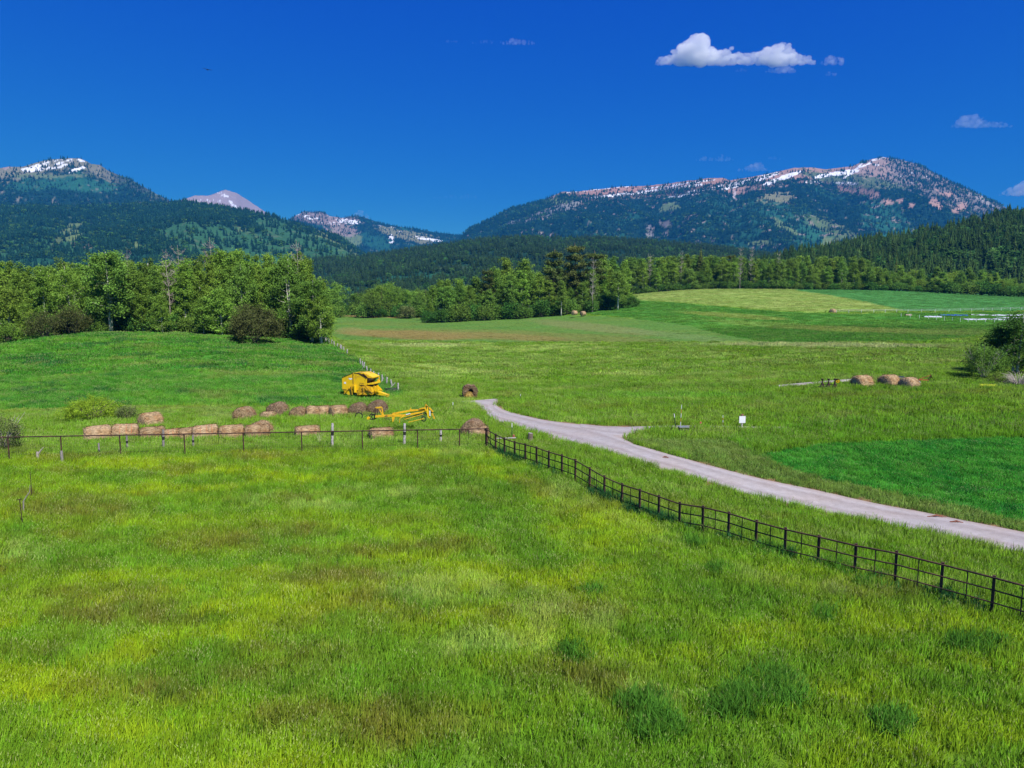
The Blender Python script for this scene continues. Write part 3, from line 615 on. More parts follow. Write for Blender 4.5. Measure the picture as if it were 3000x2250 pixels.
hill('right_mountain', R_RIGHT, 2500, 5600, None, 900, 190, 190, 420, 500, [
  ('band', (1610, 1720, 12, 0, ROCK, .05), 1), ('band', (1690, 2150, 34, 0, c_(.38,.215,.16), .03), 1), ('band', (2130, 2640, 40, 0, c_(.37,.225,.17), .03), 1), ('band', (2500, 2680, 62, 0, c_(.36,.25,.20), .06), 1), ('band', (2600, 3100, 75, 0, c_(.20,.17,.15), .55), .9),
  ('e', ((2500,528,190,22,8), c_(.10,.14,.06), .12), 1), ('e', ((2270,583,60,24,-8), c_(.20,.20,.10), .05), 1), ('e', ((1960,607,42,18,-10), MEAD, .05), 1), ('e', ((2330,650,150,40,25), TEAL * 1.3, .2), 1), ('e', ((2440,672,110,26,28), MEAD * .8, .1), .9), ('e', ((2190,620,220,50,10), TEAL, .45), .8), ('e', ((2600,660,120,60,35), TEAL * 1.2, .2), .9),
  ('e', ((2235,712,55,9,0), MEAD, .05), 1.1), ('e', ((2430,712,28,22,20), MEAD, .1), 1), ('e', ((2300,665,60,10,30), MEAD, .05), .9), ('e', ((1950,655,30,12,20), c_(.25,.22,.2), .2), .9), ('e', ((1900,680,30,16,80), c_(.28,.26,.25), .2), .8), ('e', ((1640,610,100,10,-18), c_(.24,.24,.22), .35), .9), ('e', ((1560,640,100,12,-16), c_(.20,.20,.20), .5), .9), ('e', ((1640,590,50,8,0), MEAD, .2), 1),
  ('e', ((2550,572,22,12,10), PINK, .15), 1.1), ('e', ((2604,590,24,12,10), PINK, .15), 1.1), ('e', ((2640,588,14,6,0), PINK, .1), 1), ('e', ((2740,598,26,16,40), PINK, .15), 1.1), ('e', ((2765,567,34,8,14), PINK, .05), 1.3), ('e', ((2815,610,30,14,-30), PINK, .15), 1.1), ('e', ((2663,603,10,8,0), PINK, .1), 1), ('e', ((2890,590,60,12,28), c_(.30,.27,.24), .15), 1), ('e', ((2500,558,70,12,10), c_(.27,.17,.13), .15), 1), ('e', ((2020,555,480,11,-5), FLOORC, 1), .6),
  ('e', ((1900,560,215,5,-7), SNOW, .25), 1.1), ('e', ((1780,551,160,2.6,-6), SNOW, .2), 1.0), ('e', ((1990,540,130,4,-7), SNOW, .3), 1.35), ('e', ((2100,549,200,9,-13), SNOW, .5), .75), ('e', ((2200,530,110,9,-16), SNOW, .35), 1.5), ('e', ((2290,523,70,8,-20), SNOW, 0), 1.7), ('e', ((2330,507,14,5,0), SNOW, 0), 1.5), ('e', ((2440,510,70,7,-10), SNOW, .1), 1.6), ('e', ((2480,505,46,9,-8), SNOW, 0), 1.5), ('e', ((2505,498,55,3.2,-40), SNOW, 0), 1.5), ('e', ((2535,484,26,2.6,-20), SNOW, 0), 1.5), ('e', ((2570,466,26,4,-16), SNOW, .1), 1.5), ('e', ((2540,474,14,4,-10), FLOORC, 3), 1.4),
  ('e', ((2680,518,75,32,25), SNOW, .8), .45), ('e', ((2420,535,120,5,2), SNOW, .5), .9), ('e', ((2570,484,8,3,0), SNOW, 0), 1.4), ('e', ((2148,572,4,22,2), c_(.5,.42,.4), 0), 1.2)],
  'long snow streaked mountain with pink rock crest and fir slopes', px0=1200, px1=3650, tree=(62000, (15, 25), far_con, 7, DK1, DK2, .10, 'dark fir forest on the right mountain', 'mountain_conifers'))
R_LF = [(-700,560),(-300,510),(0,493),(27,488),(68,488),(100,478),(127,470),(199,463),(235,463),(267,481),(294,484),(316,499),(384,527),(452,565),(502,590),(600,640),(700,700),(1000,760)]
hill('left_peak', R_LF, 3000, 4600, None, 520, 100, 110, 320, 600, [
  ('band', (-700, 330, 34, 0, c_(.20,.19,.12), .40), 1), ('e', ((150,516,140,8,0), c_(.13,.17,.08), .15), 1), ('e', ((240,542,130,24,5), TEAL * 1.25, .1), 1), ('e', ((90,545,100,14,0), TEAL, .3), 1), ('e', ((290,495,36,16,20), c_(.17,.17,.10), .1), 1), ('band', (300, 620, 20, 0, c_(.13,.13,.11), 1), .4),
  ('e', ((150,484,95,15,-9), SNOW, .3), .85), ('e', ((90,497,36,7,0), SNOW, .1), 1.3), ('e', ((225,497,30,6,-20), SNOW, .2), 1.2), ('e', ((235,470,16,4,20), SNOW, .1), 1.3), ('e', ((22,492,16,4,0), c_(.34,.25,.22), 0), 1.2)],
  'left peak with a snowfield under its grassy summit', px0=-700, px1=1000, tree=(20000, (14, 24), far_con, 7, DK1, DK2, .06, 'dark firs on the left peak', 'peak_conifers'))
R_LN = [(-700,620),(-300,612),(0,606),(226,605),(497,596),(542,590),(588,596),(678,612),(769,627),(859,649),(950,680),(1000,697),(1060,742),(1130,785),(1300,850),(1600,900)]
hill('left_mountain', R_LN, 1000, 3000, None, 700, 170, 95, 260, 700, [
  ('e', ((740,690,90,11,22), MEAD, .03), 1.3), ('e', ((920,690,130,26,30), c_(.15,.19,.08), .08), 1.25), ('e', ((1000,730,110,18,26), MEAD * .9, .06), 1), ('e', ((720,740,320,70,16), LGT, .10), 1.1), ('e', ((120,745,220,50,0), LGT, .25), .9), ('e', ((900,715,220,44,26), LGT, .09), 1), ('e', ((420,700,120,24,8), LGT, .3), .7), ('e', ((860,655,100,14,24), TEAL, .3), .8), ('e', ((215,680,36,32,-20), MEAD * .9, .08), 1.1), ('e', ((175,700,18,36,20), MEAD * .7, .2), .9), ('e', ((380,718,60,13,8), MEAD, .05), 1.2), ('e', ((240,718,26,14,0), c_(.26,.18,.13), .2), 1), ('e', ((140,670,60,22,0), TEAL, .3), .9), ('e', ((300,760,300,20,0), TEAL * .9, .4), .8)],
  'long left mountain of fir forest with pale grass openings', px0=-700, px1=1500, prof=1.25, tree=(46000, (12, 22), far_con, 7, DK1, DK2, .10, 'dark forest on the left mountain', 'forest_conifers'))
R_MID = [(500,850),(700,800),(900,762),(1069,752),(1178,737),(1323,716),(1447,700),(1646,695),(1795,702),(2000,715),(2120,728),(2300,752),(2600,800),(3000,840)]
hill('low_forest_hill', R_MID, 760, 1900, None, 520, 90, 26, 150, 800, [('e', ((1200,815,150,12,-4), TEAL * 1.1, .05), 1.2), ('e', ((1050,850,120,14,0), TEAL, .2), 1), ('e', ((1350,785,110,9,0), c_(.05,.09,.04), .4), .9)],
  'low dark rounded hill of pine forest in the middle distance', px0=500, px1=3000, prof=1.0, tree=(24000, (9, 15), mid_con, 9, (.026,.060,.028), (.050,.100,.036), .10, 'dense pine forest on the low hill', 'hill_conifers'))
R_RH = [(1900,830),(2200,790),(2323,757),(2397,744),(2460,734),(2522,718),(2646,700),(2745,680),(2820,662),(2895,650),(2969,634),(3050,626),(3300,600),(3700,590)]
hill('right_forest_hill', R_RH, 500, 860, None, 300, 70, 9, 70, 900, [('e', ((2850,745,60,12,0), TEAL, .3), 1), ('e', ((2640,760,60,12,0), TEAL, .3), 1)],
  'steep wooded hill of tall dark firs at the right', px0=2200, px1=3700, prof=1.0, tree=(6500, (7, 18), mid_con, 9, (.025,.062,.020), (.070,.130,.030), .16, 'tall dark firs on the right hill', 'tall_conifers'))
# ------------------------------------------------------------ the air
hz = MB().box(-14000, 14000, -600, 9300, -80, 1560)
hm, nt, b = newmat('haze_air'); nt.nodes.remove(b); pv = N(nt, 'ShaderNodeVolumePrincipled'); pv.inputs['Density'].default_value = HAZE_DENSITY
pv.inputs['Color'].default_value = (.025, .30, .78, 1); pv.inputs['Anisotropy'].default_value = 0.0
nt.links.new(pv.outputs[0], nt.nodes.get('Material Output').inputs['Volume'])
try: hm.volume_intersection_method = 'FAST'
except Exception: pass
hz.build('haze', hm); tag(bpy.data.objects['haze'], kind='stuff', label='thin blue summer haze over the valley')
# ------------------------------------------------------------ trees and shrubs, each a thing of its own
BARK_W = mat_plain('pale_aspen_bark', (.50,.48,.40), .8, var=.25, scale=3, c2=(.10,.09,.07), c2amt=(.60,.68), bump=.3)
BARK_G = mat_plain('grey_brown_bark', (.17,.13,.10), .9, var=.3, scale=4, bump=.5)
BARK_D = mat_plain('bare_grey_wood', (.42,.36,.32), .85, var=.2, scale=3, bump=.3)
LEAF_A = mat_leaf('aspen_leaves', (.210,.360,.050), trans=.38, hue=.012, valr=.20)
LEAF_B = mat_leaf('olive_green_leaves', (.165,.300,.048), trans=.32, hue=.012, valr=.18)
LEAF_C = mat_leaf('deep_green_leaves', (.085,.205,.035), trans=.30, hue=.015, valr=.2)
LEAF_R = mat_leaf('reddish_brown_leaves', (.095,.115,.035), trans=.25, hue=.006, valr=.1)
LEAF_Y = mat_leaf('yellow_green_leaves', (.31,.46,.035), trans=.38, hue=.004, valr=.08)
LEAF_S = mat_leaf('sage_grey_leaves', (.17,.22,.065), trans=.28, hue=.006, valr=.1)
NEED = mat_leaf('pine_needles', (.125,.165,.042), trans=.15, hue=.012, valr=.2)

def leaf_cloud(rg, centers, sig, per, leaf, shade, up=.35, squash=.8):
    """leaf-sized triangles round clump centres; clumps differ in how light their leaves are"""
    n = len(centers); m = n * per
    C = np.repeat(centers, per, 0); s = np.repeat(shade, per)
    d = rg.normal(size=(m, 3)); d[:, 2] *= squash; d *= (sig[:, None].repeat(per, 1).ravel()[:, None] if hasattr(sig, '__len__') else sig)
    P = C + d
    nrm = rg.normal(size=(m, 3)); nrm[:, 2] = np.abs(nrm[:, 2]) + up; nrm /= np.linalg.norm(nrm, axis=1, keepdims=True)
    a = np.cross(nrm, rg.normal(size=(m, 3))); a /= np.linalg.norm(a, axis=1, keepdims=True); b = np.cross(nrm, a)
    L = (leaf * rg.uniform(.6, 1.35, m))[:, None]
    V = np.stack([P + a * L, P - a * L * .5 + b * L * .8, P - a * L * .5 - b * L * .8], 1).reshape(-1, 3)
    return V, np.arange(m * 3).reshape(-1, 3), np.repeat(s * rg.uniform(.72, 1.28, m), 3)
def leafy_tree(name, seed, H, R, base, form='aspen', clumps=170, per=34, leaf=.17, leaf_m=None, bark=None, stems=1, gap=.12, sig=.42):
    """returns (trunk mesh, crown mesh): tapered trunk with rising limbs, leaf clumps along the limbs and at their ends"""
    rg = np.random.default_rng(seed); rp = random.Random(seed); mb = MB(); cs = []; sh = []; sg = []
    def env(t):   # crown half-width at relative height t of the crown
        if form == 'aspen': return R * (math.sin(math.pi * min(1, t * .93 + .07) ** .85) ** .55) * (1 - .25 * t)
        if form == 'round': return R * max(0, math.sin(math.pi * (t * .9 + .08))) ** .5
        if form == 'cone': return R * (1 - t) ** .8 * (1 if t > .08 else .7)
        return R * max(0, 1 - (2 * t - .75) ** 2 * .55) ** .5
    for st in range(stems):
        off = rp.uniform(.25, .6) * (stems > 1); an = rp.uniform(0, 6.28) if stems > 1 else 0; hh = H * (1 if st == 0 else rp.uniform(.78, .95))
        lean = R * .28 * rp.uniform(.2, 1) if stems > 1 else .25 * rp.uniform(-1, 1)
        pts = []; k = 8
        for i in range(k + 1):
            f = i / k; pts.append((math.cos(an) * (off + lean * f * 1.3) + math.sin(f * 4 + seed) * .12 * f, math.sin(an) * (off + lean * f * 1.3) + math.cos(f * 3.3 + seed) * .12 * f, hh * .90 * f))
        r0 = .013 * H + .05
        mb.tube(pts, [r0 * (1 - .88 * (i / k)) + .012 for i in range(k + 1)], 6)
        P = np.array(pts); nl = int(16 / (1 + .35 * (stems - 1))) + 4
        for i in range(nl):
            f = base + (1 - base) * ((i + rp.random()) / nl) * .93; z = f * hh; q = P[min(k, int(f * k))] * (1 - (f * k) % 1) + P[min(k, int(f * k) + 1)] * ((f * k) % 1)
            t = (f - base) / (1 - base); a = i * 2.4 + rp.uniform(-.5, .5); L = max(.25, env(min(.98, t + .1)) * rp.uniform(.75, 1.08))
            rise = (.9 if form == 'aspen' else .45) * (L * rp.uniform(.5, 1.1))
            mid = q + np.array([math.cos(a) * L * .5, math.sin(a) * L * .5, rise * .35]); end = q + np.array([math.cos(a) * L, math.sin(a) * L, rise])
            rr = r0 * (1 - f) * .45 + .014
            mb.tube([tuple(q), tuple(mid), tuple(end)], [rr, rr * .6, .008], 4, caps=False)
            nc = max(3, int(clumps / nl / stems))
            for j in range(nc):
                g = rp.uniform(.30, 1.05) ** .75; w = q + (mid - q) * min(1, g * 2) if g < .5 else mid + (end - mid) * (g - .5) * 2
                w = w + rg.normal(size=3) * (.20 + .10 * L) * np.array([1, 1, .7])
                if vnoise(np.array([w[0] * .9 + seed]), np.array([w[2] * .9 + w[1]]), 3)[0] < gap: continue
                cs.append(w); sh.append(rp.uniform(.74, 1.28)); sg.append(sig * rp.uniform(.6, 1.2))
    for q_ in range(14): cs.append(P[-1] + np.array([rp.gauss(0, R * .22), rp.gauss(0, R * .22), rp.uniform(-.06, .05) * H])); sh.append(rp.uniform(.7, 1.3)); sg.append(sig * .8)
    V, F, S = leaf_cloud(rg, np.array(cs), np.array(sg), per, leaf, np.array(sh))
    tm = bpy.data.meshes.new(name + '_trunk'); tm.from_pydata(mb.v, [], mb.f); tm.materials.append(bark or BARK_W); tm.polygons.foreach_set('use_smooth', [True] * len(tm.polygons)); tm.update()
    cm = mesh_np(name + '_crown', V, F, [leaf_m or LEAF_A]); fattr(cm, 'shade', S)
    return tm, cm
def bush(name, seed, H, R, leaf_m, clumps=120, per=40, leaf=.10, flat_=1.0, stems=14, bark=None, sig=.26, bare=0):
    rg = np.random.default_rng(seed); rp = random.Random(seed); mb = MB(); cs = []
    for i in range(stems):
        a = rp.uniform(0, 6.28); L = R * rp.uniform(.5, 1); z = H * rp.uniform(.5, .95)
        mb.tube([(0.1*math.cos(a), .1*math.sin(a), 0), (L*.45*math.cos(a), L*.45*math.sin(a), z*.5), (L*math.cos(a+.2), L*math.sin(a+.2), z)], [.05, .035, .008], 4, caps=False)
    for i in range(clumps):
        th = rp.uniform(0, 6.28); u = rp.uniform(-.35, 1); q = math.sqrt(max(0, 1 - u * u)) if u > 0 else math.sqrt(1 - u * u) * .92
        k = rp.uniform(.62, 1.0) * (1 + .16 * math.sin(th * 3 + seed) + .10 * math.sin(th * 7 + u * 5)); cs.append([R * q * k * math.cos(th) * flat_, R * q * k * math.sin(th), H * .38 + H * .60 * u * k])
    cs = np.array(cs); sh = rg.uniform(.6, 1.35, len(cs))
    V, F, S = leaf_cloud(rg, cs, sig, per, leaf, sh); V[:, 2] = np.maximum(V[:, 2], .02)
    if bare:
        for i in range(bare):
            a = rp.uniform(0, 6.28); L = R * rp.uniform(.7, 1.15); z = H * rp.uniform(.5, 1.15); e = Vector((L*math.cos(a), L*math.sin(a), z))
            mb.tube([e * .25, e * .7 + Vector((0, 0, .1)), e], [.035, .02, .006], 4, caps=False)
            for j in range(3):
                f = e * rp.uniform(.45, .9); mb.tube([f, f + Vector((rp.uniform(-.5,.5), rp.uniform(-.5,.5), rp.uniform(.1,.5))) * R * .5], [.014, .004], 3, caps=False)
    tm = bpy.data.meshes.new(name + '_stems'); tm.from_pydata(mb.v, [], mb.f); tm.materials.append(bark or BARK_G); tm.update()
    cm = mesh_np(name + '_leaves', V, F, [leaf_m]); fattr(cm, 'shade', S); return tm, cm
def bare_tree(name, seed, H, R, n=60, r0=.10, base=.30, twigs=6):
    rp = random.Random(seed); mb = MB(); P = [Vector((math.sin(i*.9+seed)*.10*i/3, math.cos(i*.7+seed)*.08*i/3, H*i/9)) for i in range(10)]
    mb.tube(P, [r0 * (1 - .85 * i / 9) + .01 for i in range(10)], 6)
    for i in range(n):
        f = base + (1 - base) * i / n; q = P[min(9, int(f * 9))]; a = i * 2.4 + rp.uniform(-.4, .4); L = R * (1.15 - f * .55) * rp.uniform(.5, 1); e = q + Vector((math.cos(a) * L, math.sin(a) * L, L * rp.uniform(.3, 1.1)))
        m = q.lerp(e, .5) + Vector((0, 0, -.08 * L)); mb.tube([q, m, e], [r0 * .4 * (1 - f) + .02, r0 * .22 * (1 - f) + .015, .008], 4, caps=False)
        for j in range(twigs):
            s = m.lerp(e, rp.random()); mb.tube([s, s + Vector((rp.uniform(-1, 1), rp.uniform(-1, 1), rp.uniform(.1, 1))) * L * .4], [.016, .006], 3, caps=False)
    tm = bpy.data.meshes.new(name); tm.from_pydata(mb.v, [], mb.f); tm.materials.append(BARK_D); tm.update(); return tm
def make_thing(kind, loc, rz, scl, parts, label, cat, group=None):
    r = empty(kind, loc, rz); r.scale = scl
    for nm, me in parts: link(bpy.data.objects.new(nm, me), r)
    return tag(r, label, cat, group)
def conifer_tree(name, seed, H, R, tiers=22, spokes=15, mat=None):
    me = conifer_mesh(name, H, R, tiers, spokes, seed, [mat or NEED, BARK_G]); return me
def pine_crown(name, seed, H, R, base):
    """open-grown pine: flat-topped irregular masses of needles on heavy limbs"""
    rg = np.random.default_rng(seed); rp = random.Random(seed); mb = MB(); cs = []; sh = []
    P = [Vector((.3*math.sin(i*.8+seed)*i/8, .3*math.cos(i+seed)*i/8, H*.97*i/8)) for i in range(9)]; mb.tube(P, [.36*(1-.8*i/8)+.03 for i in range(9)], 7)
    for i in range(28):
        f = base + (1 - base) * (i + rp.random()) / 28; q = P[min(8, int(f*8))]; a = i*2.4; L = R * (1.05 - .55 * abs(f - .62) / .4) * rp.uniform(.6, 1.1); e = q + Vector((math.cos(a)*L, math.sin(a)*L, L*.25))
        mb.tube([q, q.lerp(e, .5), e], [.12*(1-f)+.04, .06, .02], 5, caps=False)
        for j in range(11):
            w = q.lerp(e, rp.uniform(.30, 1.12)) + Vector((rp.gauss(0,.5), rp.gauss(0,.5), rp.gauss(.15,.28))); cs.append(w); sh.append(rp.uniform(.55, 1.35))
    V, F, S = leaf_cloud(rg, np.array(cs), .62, 46, .27, np.array(sh), up=.8, squash=.55)
    tm = bpy.data.meshes.new(name + '_trunk'); tm.from_pydata(mb.v, [], mb.f); tm.materials.append(BARK_G); tm.update()
    cm = mesh_np(name + '_crown', V, F, [NEED]); fattr(cm, 'shade', S); return tm, cm

# prototypes: height 10 m nominal unless said, scaled per tree
rg = np.random.default_rng(7); rp = random.Random(7)
near_asp = [leafy_tree('grove_aspen_%d' % i, 200 + i, 16, 1.75 + .35 * (i % 3), .08 + .05 * (i % 3), 'aspen', clumps=330, per=34, leaf=.155, leaf_m=[LEAF_A, LEAF_B, LEAF_A][i % 3], gap=.20, sig=.34) for i in range(7)]
wide_asp = [leafy_tree('wide_aspen_%d' % i, 230 + i, 16, 3.9, .18, 'round', clumps=430, per=34, leaf=.18, leaf_m=[LEAF_B, LEAF_A][i % 2], gap=.18, stems=2 + i % 2, sig=.5) for i in range(3)]
low_tree = [leafy_tree('low_tree_%d' % i, 250 + i, 9, 2.5, .08, 'round', clumps=260, per=32, leaf=.13, leaf_m=[LEAF_A, LEAF_C][i % 2], gap=.10, sig=.36) for i in range(4)]
under = [bush('under_%d' % i, 270 + i, 4.2, 2.4, [LEAF_C, LEAF_B, LEAF_C][i], clumps=120, per=24, leaf=.17, sig=.4) for i in range(3)]
far_asp = [leafy_tree('far_aspen_%d' % i, 300 + i, 18, 2.6 + .3 * (i % 3), .20 + .04 * (i % 3), 'aspen', clumps=210, per=30, leaf=.22, leaf_m=[LEAF_A, LEAF_B, LEAF_B, LEAF_A][i % 4], gap=.14, sig=.5) for i in range(6)]
far_round = [leafy_tree('far_cottonwood_%d' % i, 330 + i, 15, 4.6, .14, 'round', clumps=260, per=32, leaf=.22, leaf_m=[LEAF_A, LEAF_B][i % 2], gap=.2, stems=2, sig=.6, bark=BARK_G) for i in range(3)]
fir_m = [conifer_tree('fir_%d' % i, 350 + i, 16, 2.6) for i in range(3)]
pines = [pine_crown('pine_%d' % i, 360 + i, 24, 5.0, .30) for i in range(2)]
dead_m = [bare_tree('bare_%d' % i, 370 + i, 17, 2.6) for i in range(3)]

def tree_at(px, top, y, protos, hproto, label, group=None, kind='aspen_tree', cat='tree', parts=('trunk', 'crown'), wide=1.0, which=None, sink=.1):
    a = float(ray(px, top)[0]); x = a * y; z = gz(x, y); h = topz(px, top, y) - z; s = h / hproto
    p = protos[rp.randrange(len(protos)) if which is None else which]; p = p if isinstance(p, tuple) else (p,)
    w = s ** .8 * wide * rp.uniform(.9, 1.12)
    return make_thing(kind, (x, y, z - sink), rp.uniform(0, 6.28), (w, w, s), list(zip(parts, p)), label, cat, group)
# ---- left grove
TOPL = [(-500,770),(-200,765),(14,752),(45,760),(122,760),(190,746),(226,754),(294,712),(334,716),(362,736),(407,736),(452,752),(497,750),(565,722),(624,708),(664,716),(714,716),(759,728),(791,726),(836,718),(868,716),(900,736),(931,790),(954,815),(972,850)]
def topl(p): return float(np.interp(p, [a for a, b in TOPL], [b for a, b in TOPL]))
def segl(p): return 'beyond the left frame edge' if p < -5 else 'behind the brown shrubs' if p < 250 else 'beside the twin trunked aspen' if p < 380 else 'near the young rounded aspen' if p < 540 else 'behind the bright green pair' if p < 690 else 'behind the round dark shrub' if p < 810 else 'toward the corner by the post fence'
def segr(p): return 'left of the pointed spruce' if p < 2050 else 'between spruce and tallest bare tree' if p < 2172 else 'right of the bare white trunks' if p < 2480 else 'below the wooded hill' if p < 2760 else 'above the vegetable garden' if p < 3005 else 'beyond the right frame edge'
BASEY = lambda p: float(np.interp(p, [-500, 0, 250, 520, 760, 960], [150, 144, 146, 148, 143, 142]))
for p in np.arange(-420, 960, 25):
    tree_at(p + rp.uniform(-8, 8), topl(p) + rp.uniform(-4, 22), BASEY(p) + rp.uniform(16, 26), near_asp, 16, 'tall aspen in back of left grove, ' + segl(p), 'aspens in the back of the left grove', wide=1.05)
for p in np.arange(-400, 950, 28):
    tree_at(p + rp.uniform(-10, 10), topl(p) + rp.uniform(18, 60), BASEY(p) + rp.uniform(7, 13), near_asp, 16, 'slender aspen in middle of left grove, ' + segl(p), 'aspens in the middle of the left grove', wide=.95)
for p, t, dy, pr, hp, lab, kd, wd in [
  (305, 712, 3, wide_asp, 16, 'broad aspen with two pale trunks, tallest at the left of the grove', 'aspen_tree', .95),
  (20, 838, -1, low_tree[::2], 9, 'small grey green tree at the far left edge of the grove', 'small_tree', 1.15),
  (62, 880, -1, low_tree, 9, 'low light green tree beside the brown shrubs', 'small_tree', .95),
  (120, 765, 4, near_asp, 16, 'aspen with one straight pale trunk behind the brown shrubs', 'aspen_tree', 1.0),
  (207, 756, 5, wide_asp, 16, 'forked aspen standing behind the larger brown shrub', 'aspen_tree', .7),
  (410, 790, 3, near_asp, 16, 'thin aspen above the grove edge right of the twin trunked one', 'aspen_tree', 1.0),
  (452, 770, 4, near_asp, 16, 'pale green aspen behind the young round tree', 'aspen_tree', 1.05),
  (470, 858, -3, low_tree[::2], 9, 'young rounded aspen standing before the grove', 'small_tree', .85),
  (535, 760, 4, near_asp, 16, 'aspen between the young tree and the bright green pair', 'aspen_tree', 1.05),
  (592, 866, -3, low_tree[::2], 9, 'smaller tree of the bright green pair before the grove', 'small_tree', 1.0),
  (645, 838, -3, low_tree[::2], 9, 'larger tree of the bright green pair before the grove', 'small_tree', 1.2),
  (700, 745, 4, wide_asp, 16, 'leafy aspen behind the round dark shrub', 'aspen_tree', .7),
  (790, 770, 3, near_asp, 16, 'dark green aspen right above the round dark shrub', 'aspen_tree', 1.1),
  (850, 730, 3, wide_asp, 16, 'broad tall aspen near the right end of the grove', 'aspen_tree', .85),
  (905, 800, -1, wide_asp, 16, 'leaning round tree nearly at the right end of the grove', 'broadleaf_tree', .95),
  (940, 850, -3, wide_asp, 16, 'dense dark green tree at the grove corner beside the post fence', 'broadleaf_tree', 1.0)]:
    tree_at(p, t, BASEY(p) + dy, pr, hp, lab, None, kd, wide=wd)
for p in list(np.arange(-380, 940, 26)) + list(np.arange(-372, 930, 37)):
    y = BASEY(p) + rp.uniform(.8, 11); x = float(ray(p, 950)[0]) * y; s = rp.uniform(.7, 1.15)
    make_thing('understory_shrub', (x, y, gz(x, y) - .15), rp.uniform(0, 6.28), (s, s, s), list(zip(('stems', 'foliage'), under[rp.randrange(3)])), 'dark leafy shrub between the grove trunks', 'shrub', 'undergrowth shrubs of the left grove')
for p, t, w in [(487, 728, .9), (520, 716, .9), (612, 694, 1.0), (866, 700, .8), (372, 728, .6)]:
    tree_at(p, t, BASEY(p) + rp.uniform(8, 22), dead_m, 17, 'leafless pale treetop sticking out of the left grove', 'bare trees in the left grove', 'bare_tree', 'dead tree', ('trunk',), wide=w)
# shrubs in front
def bush_at(kind, px, base_y_px, y, meshes, label, scl=(1, 1, 1), parts=('stems', 'foliage'), rz=None, cat='shrub', sink=.1):
    x = float(ray(px, base_y_px)[0]) * y
    return make_thing(kind, (x, y, gz(x, y) - sink), rp.uniform(0, 6.28) if rz is None else rz, scl, list(zip(parts, meshes)), label, cat)
br1 = bush('brown_shrub_a', 401, 5.2, 3.2, LEAF_R, clumps=170, per=36, leaf=.12, sig=.36)
bush_at('brown_shrub', 130, 985, 140, br1, 'reddish brown shrub at the left edge of the grove', (1, 1, .95)); bush_at('brown_shrub', 212, 980, 142, br1, 'larger reddish brown shrub below the forked aspen', (1.35, 1, 1.12), rz=2.2)
dk1 = bush('round_dark_shrub', 402, 7.4, 4.7, LEAF_R, clumps=420, per=44, leaf=.13, sig=.42)
bush_at('round_shrub', 748, 1010, 132, dk1, 'big round dark reddish shrub alone before the grove', (1, 1, 1))
bush_at('far_edge_shrub', 20, 1005, 138, bush('edge_green', 403, 4.2, 3.0, LEAF_A, clumps=150, per=36, leaf=.13, sig=.38), 'light green shrub at the foot of the leftmost grove tree')
# near shrubs
yb = bush('yellow_shrub', 410, 2.35, 2.6, LEAF_Y, clumps=300, per=42, leaf=.055, sig=.17, flat_=1.15, stems=22)
x, y, z = stand(272, 1166, 2.2); bush_at('willow_shrub', 272, 1240, y, yb, 'bright yellow green rounded willow bush by the hay bales', (1.0, 1, 1.0), rz=0)
x2, y2, z2 = stand(372, 1185, 1.6); bush_at('sage_shrub', 372, 1235, y2, bush('sage_small', 411, 1.7, 1.0, LEAF_S, clumps=90, per=34, leaf=.05, sig=.16), 'grey green bush at the right side of the yellow willow')
x3, y3, z3 = stand(10, 1172, 3.0); bush_at('left_edge_shrub', -2, 1270, 53.5, bush('edge_bush', 412, 2.9, 1.7, LEAF_S, clumps=190, per=36, leaf=.05, sig=.20, bare=16, bark=BARK_D), 'grey green bush with bare pale branches at the left frame edge', parts=('branches', 'foliage'))
bush_at('dark_weed_shrub', 1238, 1188, 70, bush('weed_shrub', 413, 1.15, 1.2, LEAF_C, clumps=80, per=30, leaf=.05, sig=.14), 'low dark green bush behind the yellow hay rake')
# right edge group
r1 = bush('right_shrub', 420, 4.6, 2.7, LEAF_B, clumps=300, per=38, leaf=.075, sig=.26, bare=18, bark=BARK_D)
bush_at('olive_shrub', 2882, 1115, 84, r1, 'olive green rounded shrub with grey branches at the right edge', (.88, .88, .92))
tm = leafy_tree('right_tree', 421, 9.6, 3.0, .12, 'round', clumps=420, per=36, leaf=.11, leaf_m=LEAF_C, gap=.12, stems=2, sig=.34)
make_thing('edge_tree', (float(ray(2985, 1000)[0]) * 88, 88, gz(float(ray(2985, 1000)[0]) * 88, 88) - .1), .4, (1, 1, .92), list(zip(('trunk', 'crown'), tm)), 'tall dark green tree with pale trunk at the right frame edge', 'tree')
tm2 = leafy_tree('right_tree_b', 422, 9, 2.4, .10, 'round', clumps=300, per=36, leaf=.11, leaf_m=LEAF_C, gap=.1, sig=.34)
make_thing('edge_tree', (float(ray(2925, 1000)[0]) * 90, 90, gz(float(ray(2925, 1000)[0]) * 90, 90) - .1), 1.4, (.95, .95, .74), list(zip(('trunk', 'crown'), tm2)), 'shorter dark tree behind the olive shrub at the right', 'tree')
rp2 = random.Random(5); mb = MB()
for i in range(150):
    a = rp2.uniform(0, 6.28); L = rp2.uniform(.9, 2.0); e = Vector((math.cos(a) * L, math.sin(a) * L * .8, rp2.uniform(.1, 1.7))); mb.tube([Vector((e.x * .1, e.y * .1, .1)), e * .6 + Vector((0, 0, .35)), e], [.02, .014, .005], 3, caps=False)
xx = float(ray(2985, 1110)[0]) * 78; tag(link(mb.build('brush_pile', BARK_D)), 'heap of bare grey brown branches at the right edge', 'brush pile') if False else None
bo = mb.build('brush_pile', BARK_D); bo.location = (xx, 78, gz(xx, 78)); tag(bo, 'heap of bare grey brown branches under the right edge tree', 'brush pile')
